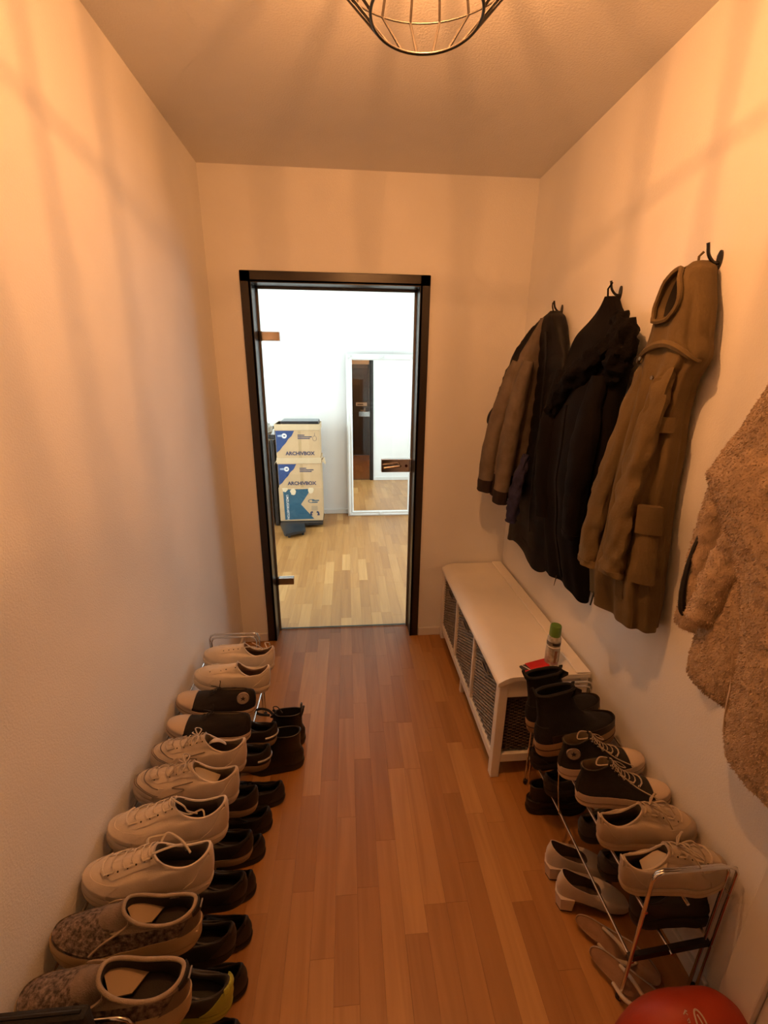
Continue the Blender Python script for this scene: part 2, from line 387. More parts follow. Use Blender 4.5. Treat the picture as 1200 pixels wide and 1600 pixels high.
bulb = MB().lathe([(0, -.195), (.016, -.192), (.028, -.178), (.033, -.155), (.030, -.130), (.020, -.105), (.014, -.085), (.013, -.075)], n=20).build('bulb', glass_mat('bulb_glass', (1, .97, .92)), lamp, True)
em = bpy.data.materials.new('glowing_filament'); em.use_nodes = True; nt = em.node_tree; nt.nodes.clear()
e_ = nt.nodes.new('ShaderNodeEmission'); e_.inputs[0].default_value = (*LAMP_COLOR, 1); e_.inputs[1].default_value = LAMP_POWER*10
o_ = nt.nodes.new('ShaderNodeOutputMaterial'); nt.links.new(e_.outputs[0], o_.inputs[0])
MB().lathe([(.0118*math.sin(PI*i/8), -.150-.0100*math.cos(PI*i/8)) for i in range(9)], n=14).build('filament', em, bulb, True)

# ------------------------------------------------------------------ bench with wicker baskets
BX, BY0, BY1, BZ = .572, 1.365, 2.405, .50
bench = thing('storage_bench', 'white wooden bench with three wicker basket compartments against the wall', 'bench', (0, 0, 0))
M_BW = mat('cream_paint', (.88, .84, .76), .42, .06, 5, .04, 25)
bx1 = XR-.016
# seat with sloped front lip
prof = [(BX-.008, BZ-.042), (BX-.008, BZ-.028), (BX-.002, BZ-.0225), (BX+.010, BZ-.0150), (BX+.022, BZ-.0085), (BX+.034, BZ-.004), (BX+.048, BZ-.0012), (BX+.066, BZ), (bx1, BZ), (bx1, BZ-.018), (BX+.05, BZ-.018), (BX+.005, BZ-.040)]
MB().prism(prof, lambda a, z: (a, BY0-.006, z), lambda a, z: (a, BY1+.006, z)).build('seat', M_BW, bench, True)
MB().box(bx1-.055, bx1, BY0-.004, BY1+.004, BZ, BZ+.008, .003).build('back_ledge', M_BW, bench)
pw = .036
def post(x0, x1, y0, y1, z0, z1, name='leg'): MB().box(x0, x1, y0, y1, z0, z1, .003).build(name, M_BW, bench)
for (y0, y1) in ((BY0, BY0+pw), (BY1-pw, BY1)):
    post(BX, BX+pw, y0, y1, 0, BZ-.030)
    post(bx1-pw, bx1, y0, y1, 0, BZ-.018)
post(BX, BX+.022, (BY0+BY1)/2-.012, (BY0+BY1)/2+.012, 0, .072)
span = (BY1-BY0-2*pw-2*.018)/3
MB().box(BX+.002, BX+.02, BY0+pw, BY1-pw, BZ-.05, BZ-.036).build('front_rail', M_BW, bench)
MB().box(BX, BX+.02, BY0+pw, BY1-pw, .070, .108, .002).build('bottom_rail', M_BW, bench)
MB().box(BX+.02, bx1, BY0+pw*.4, BY1-pw*.4, .096, .108).build('bottom_shelf', M_BW, bench)
for k in range(2):
    y = BY0+pw+span*(k+1)+.018*k; MB().box(BX, bx1-.01, y, y+.018, .108, BZ-.036, .0015).build('divider', M_BW, bench)
MB().box(bx1-.006, bx1, BY0+pw, BY1-pw, .108, BZ-.02).build('back_panel', M_BW, bench)
M_WICK = mat('grey_wicker', (.30, .255, .205), .75, .45, 40, .2, 120)
M_WICKD = mat('brown_wicker', (.11, .075, .05), .75, .4, 40, .2, 120)
for (y0, y1) in ((BY0, BY0+.016), (BY1-.016, BY1)):
    poly = [(BX+pw, BZ-.10), (bx1-pw, BZ-.10), (bx1-pw, BZ-.018), (BX+.05, BZ-.018), (BX+pw, BZ-.026)]
    MB().prism(poly, lambda a, z: (a, y0+.004, z), lambda a, z: (a, y1+.004, z)).build('end_apron', M_BW, bench)
    MB().box(BX+pw, bx1-pw, y0+.004, y1+.004, .075, .115, .002).build('end_rail', M_BW, bench)
def weave(b, o, u, v, n, W, H, pitch, amp=.0035, rows=None):
    """woven strands: horizontal withies running over and under uprights, o origin, u/v directions, n outward"""
    o, u, v, n = map(Vector, (o, u, v, n)); k = int(H/pitch); m = int(W/.016)
    for r in range(k):
        pts = []
        for c in range(m+1):
            s = 1 if (c+r) % 2 else -1
            pts.append(o+u*(W*c/m)+v*(pitch*(r+.5))+n*amp*s)
        b.tube(pts, pitch*.47, 4, cap=False, flat=1.0)
    for c in range(m):
        b.tube([o+u*(W*(c+.5)/m), o+u*(W*(c+.5)/m)+v*H], .0028, 4, cap=False)
    return b
# woven infill of the end panels
b = MB(); weave(b, (BX+pw, BY0+.024, .121), (1, 0, 0), (0, 0, 1), (0, -1, 0), bx1-2*pw-BX, BZ-.10-.121, .0078)
b.build('woven_end_panel', M_WICKD, bench, True)
BASK = 'wicker baskets in the bench'
for k, lab in enumerate(('grey woven wicker basket in the bench compartment next to the shoe rack', 'grey woven wicker basket with dark hand hole in the middle bench compartment', 'grey woven wicker basket in the bench compartment next to the back wall')):
    y0 = BY0+pw+(span+.018)*k+.008; W = span-.016
    bk = thing('wicker_basket', lab, 'basket', (BX+.014, y0+W/2, .109), group=BASK)
    H = BZ-.058-.109; D = .30
    b = MB(); weave(b, (0, -W/2, 0), (0, 1, 0), (0, 0, 1), (-1, 0, 0), W, H, .0082); b.build('front_weave', M_WICK, bk, True)
    b = MB(); b.box(.006, .010, -W/2, W/2, 0, H); b.box(.006, D, -W/2, -W/2+.006, 0, H); b.box(.006, D, W/2-.006, W/2, 0, H); b.box(D-.006, D, -W/2, W/2, 0, H); b.box(.006, D, -W/2, W/2, 0, .006)
    b.build('basket_body', M_WICKD, bk)
    MB().tube([(-.001, -W/2+.004, H), (-.001, W/2-.004, H)], .006, 6).build('rim', M_WICK, bk, True)
    hole = [(math.cos(a)*.042, math.sin(a)*.013) for a in [2*PI*i/16 for i in range(16)]]
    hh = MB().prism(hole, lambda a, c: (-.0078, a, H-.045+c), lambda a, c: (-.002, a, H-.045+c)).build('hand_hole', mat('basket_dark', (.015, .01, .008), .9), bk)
    MB().tube([(-.008, math.cos(a)*.045, H-.045+math.sin(a)*.016) for a in [2*PI*i/18 for i in range(18)]], .0035, 5, True).build('hole_rim', M_WICK, bk, True)

# spray can and red packet on the bench
can = thing('spray_can', 'white patterned spray can with green cap on the bench', 'spray can', (.800, 1.432, BZ))
MB().lathe([(0, 0), (.024, 0), (.026, .003), (.026, .118), (.0255, .122), (.023, .128), (.0215, .131), (0, .131)], n=28).build('can_body', mat('can_print', (.62, .60, .52), .35, .0, 55, col2=(.30, .27, .20), metal=.2), can, True)
MB().lathe([(0, .131), (.0215, .131), (.0222, .136), (.021, .172), (.019, .176), (0, .177)], n=28).build('cap', mat('green_cap', (.13, .26, .045), .4, .1), can, True)
MB().lathe([(.0264, .095), (.0264, .109), (.0262, .1095), (.0262, .0945), (.0264, .095)], n=28).build('dark_band', mat('can_dark_band', (.09, .07, .05), .4), can, True)
MB().lathe([(.0264, .086), (.0264, .089), (.0262, .0892), (.0262, .0858), (.0264, .086)], n=28).build('white_band', M_WHITE, can, True)
def curved_label(b, r, z0, z1, a0, a1):
    n = 6; b.grid([[(r*math.cos(a0+(a1-a0)*j/n), r*math.sin(a0+(a1-a0)*j/n), z) for j in range(n+1)] for z in (z0, z1)])
b = MB(); curved_label(b, .0268, .099, .106, -2.2, -1.1); b.build('brand_block', M_BLACKPL, can)
b = MB(); curved_label(b, .0268, .020, .075, -1.75, -1.35); b.build('label_stripe', mat('can_brown_print', (.28, .13, .08), .4), can)
b = MB(); curved_label(b, .0267, .012, .024, -2.1, -1.0); b.build('label_foot', mat('can_mauve_print', (.36, .22, .24), .4), can)
b = MB(); curved_label(b, .0266, .02, .08, -.9, -.5); b.build('label_leaf', mat('can_olive_print', (.22, .22, .10), .4), can)
pk = thing('red_packet', 'small red packet with black end lying on the bench beside the spray can', 'packet', (.668, 1.398, BZ), (0, 0, .28))
MB().box(.028, .125, -.020, .022, 0, .011, .003).build('pouch', mat('red_foil', (.62, .03, .03), .35, .2, 30), pk)
MB().box(.0, .032, -.017, .019, .001, .009, .003).build('dark_end', mat('packet_dark', (.05, .04, .04), .45), pk)
MB().prism([(.022, -.018), (.026, -.018), (.012, .020), (.008, .020)], lambda a, c: (a, c, .0088), lambda a, c: (a, c, .0098)).build('white_stripe', M_WHITE, pk)
MB().tube([(-.006, -.014, .006), (.008, -.016, .006), (.022, -.017, .006)], .004, 6).build('red_tip', MATS['red_foil'], pk, True)

# ------------------------------------------------------------------ shoe racks
TF, TRZ = .352, .387            # tier heights, front and rear bar (upper tier)
LF, LRZ = .163, .196
def shoe_rack(label, xw, xf, y0, y1, hz, mid=()):
    """xw: side at the wall, xf: aisle side"""
    r = thing('shoe_rack', label, 'shoe rack', (0, 0, 0), group='chrome shoe racks along the walls')
    sx = 1 if xf > xw else -1
    for y in (y0, y1):
        for off, nm in ((0, 'end_frame'),):
            b = MB(); rr = .024
            for dy, ins in ((0, 0), (.011, .010)):
                yy = y+(dy if y == y0 else -dy); A, B = (xw+sx*ins, xf-sx*ins); top = hz-ins
                P = [(A, yy, .006), (A, yy, top-rr), (A+sx*rr*.3, yy, top-rr*.3), (A+sx*rr, yy, top), (B-sx*rr, yy, top), (B-sx*rr*.3, yy, top-rr*.3), (B, yy, top-rr), (B, yy, .006)]
                b.tube(P, .0042, 8)
            f = b.build(nm, M_CHROME, r, True)
            for xx in (xw, xf): MB().lathe([(0, 0), (.008, 0), (.008, .016), (0, .016)], (xx, y+(.005 if y == y0 else -.005), 0), 12).build('foot_cap', M_BLACKPL, f, True)
        for (za, zb) in ((LF, LRZ),):
            yy = y+(.010 if y == y0 else -.010)
            MB().prism([(xf, za-.016), (xf, za+.004), (xw, zb+.004), (xw, zb-.016)], lambda a, c: (a, yy-.006, c), lambda a, c: (a, yy+.006, c)).build('cross_support', M_BLACKPL, r)
    for (za, zb) in ((TF, TRZ), (LF, LRZ)):
        for q in (0.0, .5, 1.0):
            x = xf+(xw-xf)*q-(0 if 0 < q < 1 else 0); z = za+(zb-za)*q
            x += sx*(-.004) if q == 0 else 0
            MB().tube([(x, y0-.004, z), (x, y1+.004, z)], .0042, 8).build('tier_bar', M_CHROME, r, True)
    for ym in mid:
        MB().tube([(xf+sx*.001, ym, TF), (xf+sx*.006, ym-.03, (TF+LF)/2), (xf+sx*.001, ym-.05, LF)], .0026, 6).build('tier_link', M_CHROME, r, True)
    return r
shoe_rack('chrome shoe rack packed with pale sneakers along the wall opposite the coats', XL+.020, -.418, .528, 1.79, .462)
shoe_rack('chrome shoe rack with boots and canvas high-tops below the coats', XR-.020, .708, .672, 1.335, .485, mid=(1.12,))
# black flat bag end standing by the near end of the left rack
bag = thing('black_laptop_sleeve', 'flat black sleeve leaning at the end of the rack of pale sneakers', 'sleeve', (XL+.012, .505, 0))
MB().box(.004, .192, -.024, -.002, .0, .568, .006).build('sleeve_body', mat('black_neoprene', (.011, .010, .010), .8, .3, 20, .3, 300), bag)
MB().tube([(.012, -.013, .569), (.182, -.013, .569)], .003, 6).build('zip', M_BLACKPL, bag, True)

# ------------------------------------------------------------------ coat hooks
HOOKS = [(2.02, 1.872, 'black double coat hook holding the quilted puffer and grey jacket'), (1.59, 1.874, 'black double coat hook above the black hooded parka'), (1.172, 1.885, 'black double coat hook above the olive parka'), (.78, 1.90, 'black double coat hook above the beige teddy coat')]
for (y, z, lab) in HOOKS:
    h = thing('coat_hook', lab, 'coat hook', (XR, y, z), group='coat hooks on the wall'); h.scale = (.85, .85, .85)
    MB().prism([(math.cos(a)*.010, math.sin(a)*.026) for a in [2*PI*i/16 for i in range(16)]], lambda a, c: (0, a, c), lambda a, c: (-.005, a, c)).build('back_plate', M_BLACKWIRE, h)
    MB().tube(spline([(-.004, 0, -.008), (-.022, 0, -.006), (-.040, 0, .012), (-.047, 0, .036), (-.049, 0, .043)], 5), [.0048]*20+[.0062], 8).build('upper_prong', M_BLACKWIRE, h, True)
    MB().tube(spline([(-.004, 0, -.016), (-.014, 0, -.034), (-.026, 0, -.036), (-.032, 0, -.022), (-.033, 0, -.016)], 5), [.0045]*20+[.0056], 8).build('lower_prong', M_BLACKWIRE, h, True)
# ------------------------------------------------------------------ shoes
NT = 52
def sgnpow(v, e): return math.copysign(abs(v)**e, v)
def wprof(s):
    """width of the foot along its length, heel 0 .. toe 1"""
    K = [(0, .78), (.12, .78), (.3, .72), (.45, .78), (.68, 1.0), (.85, .98), (1.0, .92)]
    for (a, b), (c, d) in zip(K, K[1:]):
        if s <= c: t = (s-a)/(c-a); t = t*t*(3-2*t); return b+(d-b)*t
    return K[-1][1]
class Shoe:
    def __init__(s, L, W, rings, spring=.010, curve=.010, crease=.0):
        s.L, s.W, s.rings, s.spring, s.curve, s.crease = L, W, rings, spring, curve, crease
        s.off = random.random()*100
    def zlift(s, q): return s.spring*max(0, (q-.68)/.32)**2+ .004*max(0, (.12-q)/.12)**2
    def ringpt(s, r, th):
        x0, x1, wf, zh, zf, zs = r
        c, n = math.cos(th), math.sin(th)
        q = (x0+x1)/2+(x1-x0)/2*c
        y = s.W/2*wf*sgnpow(n, .78)*wprof(min(max(q, 0), 1))+s.curve*math.sin(PI*min(max(q, 0), 1))*.6
        z = zh+(zf-zh)*(.5+.5*c)-zs*n*n
        return Vector((q*s.L, y, z+s.zlift(q)))
    def S(s, th, t):
        R = s.rings; k = len(R)-1; f = min(max(t, 0), 1)*k; i = min(int(f), k-1); u = f-i
        p = [s.ringpt(R[min(max(j, 0), k)], th) for j in (i-1, i, i+1, i+2)]
        P = cr(p[0], p[1], p[2], p[3], u)
        if s.crease:
            P += Vector((0, 0, 1))*s.crease*(noise.noise(Vector((P.x*45+s.off, P.y*30, P.z*30))))*min(1, t*3)
        return P
    def N(s, th, t):
        e = .02; t0, t1 = max(t-e, 0), min(t+e, 1)
        d = (s.S(th+e, t)-s.S(th-e, t)).cross(s.S(th, t1)-s.S(th, t0))
        if d.length < 1e-12: return Vector((0, 0, 1))
        return d.normalized()
    def upper(s, steps=4):
        n = (len(s.rings)-1)*steps; b = MB(); b.sm = True
        b.grid([[s.S(2*PI*j/NT, i/n) for j in range(NT)] for i in range(n+1)], True); return b
    def lining(s, depth_rings, floor):
        b = MB(); b.sm = True; rs = [s.rings[-1]]+depth_rings
        rows = [[s.ringpt(r, 2*PI*j/NT) for j in range(NT)] for r in rs]
        b.grid(rows, True); b.cap(rows[-1]); return b
    def patch(s, f, nu, nv, off=.0016):
        """f(u,v) -> (theta,t); raised panel following the upper"""
        P = [[f(i/nu, j/nv) for i in range(nu+1)] for j in range(nv+1)]
        b = MB(); b.sm = True
        top = [[s.S(*p)+s.N(*p)*off for p in r] for r in P]; low = [[s.S(*p)-s.N(*p)*.0012 for p in r] for r in P]
        b.grid(top)
        b.grid([top[0], low[0]]); b.grid([top[-1], low[-1]])
        b.grid([[r[0] for r in top], [r[0] for r in low]]); b.grid([[r[-1] for r in top], [r[-1] for r in low]]); return b
    def sole(s, z0, z1, over=1.04, grow=.012, slope=0.0):
        rr = [(.012, .985, over*.93, z0, z0, 0), (-.002, 1.0, over*.99, z0+.003, z0+.003, 0), (-grow, 1+grow*.8, over, (z0+z1)/2, (z0+z1)/2, 0),
              (-grow*.9, 1+grow*.7, over*.995, z1-.003+slope, z1-.003, 0), (-grow*.4, 1, over*.975, z1+slope, z1, 0), (.02, .98, over*.90, z1+slope-.001, z1-.001, 0)]
        rows = [[s.ringpt(r, 2*PI*j/NT) for j in range(NT)] for r in rr]
        b = MB(); b.sm = True; b.grid(rows, True); b.cap(rows[0]); b.cap(rows[-1]); return b
    def band(s, z0, z1, over, grow):
        rr = [(-grow+.004, 1+grow*.8-.004, over-.02, z0, z0, 0), (-grow, 1+grow*.8, over, z0, z0, 0), (-grow, 1+grow*.8, over, z1, z1, 0), (-grow+.004, 1+grow*.8-.004, over-.02, z1, z1, 0)]
        b = MB(); b.grid([[s.ringpt(r, 2*PI*j/NT) for j in range(NT)] for r in rr], True); return b
    def lace_path(s, ts, th0, off=.004):
        P = []
        for i, t in enumerate(ts):
            a = 1 if i % 2 == 0 else -1
            for q in (-1, -.5, 0, .5, 1):
                th = a*q*th0; P.append(s.S(th, t)+s.N(th, t)*(off+.002*(1-q*q)))
        return P
def low_rings(st, hh=.105, fh=.116, sag=.030, toe=.052, xo=.46, wo=.56):
    return [(0, 1, .96, st-.004, st-.004, 0), (-.006, .998, 1.0, st+.014, st+.013, 0), (-.004, .978, .975, st+.030, toe, 0), (.008, .86, .86, hh*.78, toe+.024, .004),
            (.022, .64, .70, hh*.93, (toe+fh)/2+.014, sag*.5), (.035, xo, wo, hh, fh, sag)]
def low_lining(hh, fh, sag, st, xo=.46, wo=.56):
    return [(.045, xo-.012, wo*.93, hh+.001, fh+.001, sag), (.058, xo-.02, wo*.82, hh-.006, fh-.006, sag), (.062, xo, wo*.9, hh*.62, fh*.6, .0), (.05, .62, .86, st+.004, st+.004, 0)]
def place(root, heel, yaw, pitch=0, roll=0, sc=1.0, wy=1.0):
    root.matrix_world = Matrix.Translation(heel) @ Matrix.Rotation(yaw, 4, 'Z') @ Matrix.Rotation(-pitch, 4, 'Y') @ Matrix.Rotation(roll, 4, 'X') @ Matrix.Diagonal((sc, sc*wy, sc, 1))
def eyelets(s, root, m, ts, th0, ring=False, r=.0024):
    b = MB(); b.sm = True
    for t in ts:
        for a in (-1, 1):
            p = s.S(a*th0, t); n = s.N(a*th0, t); p = p+n*.0022
            q = n.to_track_quat('Z', 'Y')
            if ring: b.tube([p+q @ Vector((r*math.cos(x), r*math.sin(x), 0)) for x in [2*PI*i/8 for i in range(8)]], r*.35, 4, True)
            else: b.cap([p+q @ Vector((r*math.cos(x), r*math.sin(x), 0)) for x in [2*PI*i/8 for i in range(8)]])
    o = b.build('eyelets', m, root); o['kind'] = 'stuff'; return o
def tongue(s, root, m, rise=.010, width=.020, lean=.2, curl=0.0, t0=.62, thick=.005):
    """padded tongue: follows the throat, its rounded top stands a little above the opening"""
    n = 7; pts = [s.S(0, t0+(1-t0)*i/n) for i in range(n+1)]; nr = [s.N(0, t0+(1-t0)*i/n) for i in range(n+1)]
    d = (pts[-1]-pts[-2]).normalized(); up = Vector((-.45+lean, 0, 1)).normalized()
    for i in range(1, 5): pts.append(pts[n]+(d*(1-i/4)+up*(i/4)).normalized()*rise*i/4); nr.append(nr[n])
    U = (-1, -.75, -.5, -.25, 0, .25, .5, .75, 1); K = len(pts)
    top, low = [], []
    for k, p in enumerate(pts):
        wd = width*(.8+.2*min(1, k/6)); q = max(0, (k-n)/4); nn = nr[k] if nr[k].z > 0 else -nr[k]
        cut = rise*.55*q
        top.append([p+Vector((0, wd*u*(1-.12*q), 0))+nn*(.0005-.012*u*u*(1-.3*q))-up*cut*abs(u)**3 for u in U])
        low.append([a-nn*thick*(1-.5*q) for a in top[-1]])
    b = MB(); b.sm = True; b.grid(top); b.grid(low); b.grid([top[-1], low[-1]]); b.grid([top[0], low[0]])
    b.grid([[r[0] for r in top], [r[0] for r in low]]); b.grid([[r[-1] for r in top], [r[-1] for r in low]])
    return b.build('tongue', m, root)
def loops(root, m, P, r=.0019):
    for path in P: MB().tube(spline(path, 6), r, 5, flat=.7).build('lace_end', m, root, True)
M_DARKIN = mat('dark_lining', (.030, .024, .020), .9, .3, 60, .2, 200)
GRP_S = 'shoes on the racks'

def sneaker(label, cu, cs, ci, L=.285, W=.104, st=.030, laces=None, trim=None, toe=True, heeltab=None, hh=.105, fh=.118, sag=.030, spring=.010, eye=None, tong=None, group=GRP_S, ctongue=None, upper_mat=None, lace_n=6, wo=.56, xo=.46, bump=.12, crease=.0025, heelflare=0.0, name='sneaker', stays=True):
    root = thing(name, label, 'shoe', group=group)
    s = Shoe(L, W, low_rings(st, hh, fh, sag, xo=xo, wo=wo), spring, crease=crease)
    root['spec'] = 0; del root['spec']
    mu = upper_mat or mat('leather_%d' % (hash(tuple(cu)) % 99991), cu, .55, .10, 25, bump, 350)
    ms = mat('sole_%d' % (hash(tuple(cs)) % 99991), cs, .6, .12, 20, .08, 200)
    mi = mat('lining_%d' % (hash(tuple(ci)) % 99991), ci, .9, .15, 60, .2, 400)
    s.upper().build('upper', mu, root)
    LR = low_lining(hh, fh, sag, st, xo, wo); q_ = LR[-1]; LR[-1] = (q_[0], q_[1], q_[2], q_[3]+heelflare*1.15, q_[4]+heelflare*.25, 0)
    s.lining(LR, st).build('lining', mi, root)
    so = s.sole(.0, st, 1.05, .014+heelflare*.3, heelflare).build('sole', ms, root)
    mt = mat('leather_%d' % (hash(tuple(trim)) % 99991), trim, .55, .1, 25, .1, 350) if trim else mu
    s.band(st*.60, st*.66, 1.058, .0155+heelflare*.3).build('sole_groove', mat('soleline_%d' % (hash(tuple(cs)) % 997), tuple(c*.72 for c in cs), .7), so)
    if toe:
        s.patch(lambda u, v: ((u-.5)*2*1.0, .08+v*(.50-.10*math.cos((u-.5)*PI))), 18, 7, .0018).build('toe_cap', mt, root)
    for a in ((-1, 1) if stays else ()):
        s.patch(lambda u, v: (a*(.30+u*(.42+.1*v)), .62+v*.365), 4, 10, .0022).build('eyestay', mt if trim else mu, root)
    s.patch(lambda u, v: (PI+(u-.5)*2*(.95-.45*v), .10+v*.66), 14, 8, .002).build('heel_counter', mt, root)
    if heeltab: s.patch(lambda u, v: (PI+(u-.5)*2*.42, .72+v*.27), 6, 5, .0075).build('heel_tab', mat('tab_%d' % (hash(tuple(heeltab)) % 997), heeltab, .6, .3, 200, .3, 500), root)
    else: s.patch(lambda u, v: (PI+(u-.5)*2*.30, .74+v*.24), 6, 5, .0032).build('heel_tab', mt, root)
    MB().tube([s.ringpt(s.rings[-1], 2*PI*j/NT)+Vector((0, 0, .0005)) for j in range(NT)], .0032, 6, True).build('collar', mu, root, True)
    tg = mat('leather_%d' % (hash(tuple(ctongue)) % 99991), ctongue, .6, .1, 25, .1, 350) if ctongue else mu
    if tong is not False: tongue(s, root, tg, **(tong or {}))
    if laces:
        ml = mat('lace_%d' % (hash(tuple(laces)) % 997), laces, .9, .15, 200, .3, 600)
        ts = [.62+.34*i/(lace_n-1) for i in range(lace_n)]
        MB().tube(s.lace_path(ts, .42, .0048), .0026, 5, flat=.6).build('laces', ml, root, True)
    if stays: eyelets(s, root, eye or M_DARKIN, [.64+.32*i/5 for i in range(6)], .46)
    return root, s
def mirror_copy(root): return copy_tree(root)

C_WHITE = (.72, .64, .53); C_WSOLE = (.74, .65, .53); C_WIN = (.36, .28, .20); C_CREAM = (.60, .50, .37)
ZP = math.radians(9.0)
def left_place(root, y, x=-.362, yaw=0.0, z=None, roll=0, pitch=ZP, sc=1.0, wy=1.0):
    place(root, (x, y, TF+.002 if z is None else z), PI+yaw, pitch, roll, sc, wy)
# 1) white leather low sneakers without laces at the far end of the left rack
NL = dict(laces=None, toe=True, hh=.108, fh=.114, sag=.036, wo=.62)
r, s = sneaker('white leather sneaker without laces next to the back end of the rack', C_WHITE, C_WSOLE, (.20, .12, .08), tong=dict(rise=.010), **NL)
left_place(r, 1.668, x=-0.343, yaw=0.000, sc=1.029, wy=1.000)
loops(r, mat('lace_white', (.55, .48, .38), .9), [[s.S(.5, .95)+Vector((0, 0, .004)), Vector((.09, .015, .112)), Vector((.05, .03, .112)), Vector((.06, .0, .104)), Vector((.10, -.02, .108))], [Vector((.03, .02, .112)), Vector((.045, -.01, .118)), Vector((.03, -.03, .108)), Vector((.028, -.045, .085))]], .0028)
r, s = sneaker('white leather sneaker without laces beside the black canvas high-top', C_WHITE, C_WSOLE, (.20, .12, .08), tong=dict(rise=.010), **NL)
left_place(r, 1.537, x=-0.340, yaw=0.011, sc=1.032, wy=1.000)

# 2) black canvas high-tops
M_CANVAS = mat('black_canvas', (.018, .014, .012), .9, .3, 80, .25, 700)
M_RUB = mat('cream_rubber', (.58, .46, .34), .5, .08, 20)
def star_poly(r): return [(math.cos(PI/2+i*PI/5)*(r if i % 2 == 0 else r*.40), math.sin(PI/2+i*PI/5)*(r if i % 2 == 0 else r*.40)) for i in range(10)]
def ankle_patch(s, root, side, th, t, R=.0215, disc=(.42, .34, .26), star=(.02, .016, .02)):
    th *= side; p = s.S(th, t); n = s.N(th, t)
    if n.y*side < 0: n = -n
    up = Vector((0, 0, 1)); up = (up-n*up.dot(n)).normalized(); rt = up.cross(n)
    f = lambda o: (lambda a, c: p+rt*a+up*c+n*o)
    C = lambda r: [(r*math.cos(2*PI*i/22), r*math.sin(2*PI*i/22)) for i in range(22)]
    d = MB().prism(C(R), f(-.004), f(.0035)).build('ankle_patch', mat('patch_disc', disc, .7, .2, 120), root)
    MB().prism(star_poly(R*.48), f(.003), f(.0042)).build('star', mat('patch_star', star, .7), d)
    MB().tube([p+rt*a+up*c+n*.0034 for a, c in C(R*.93)], .0009, 4, True).build('patch_ring', mat('patch_line', (.12, .08, .09), .7), d)
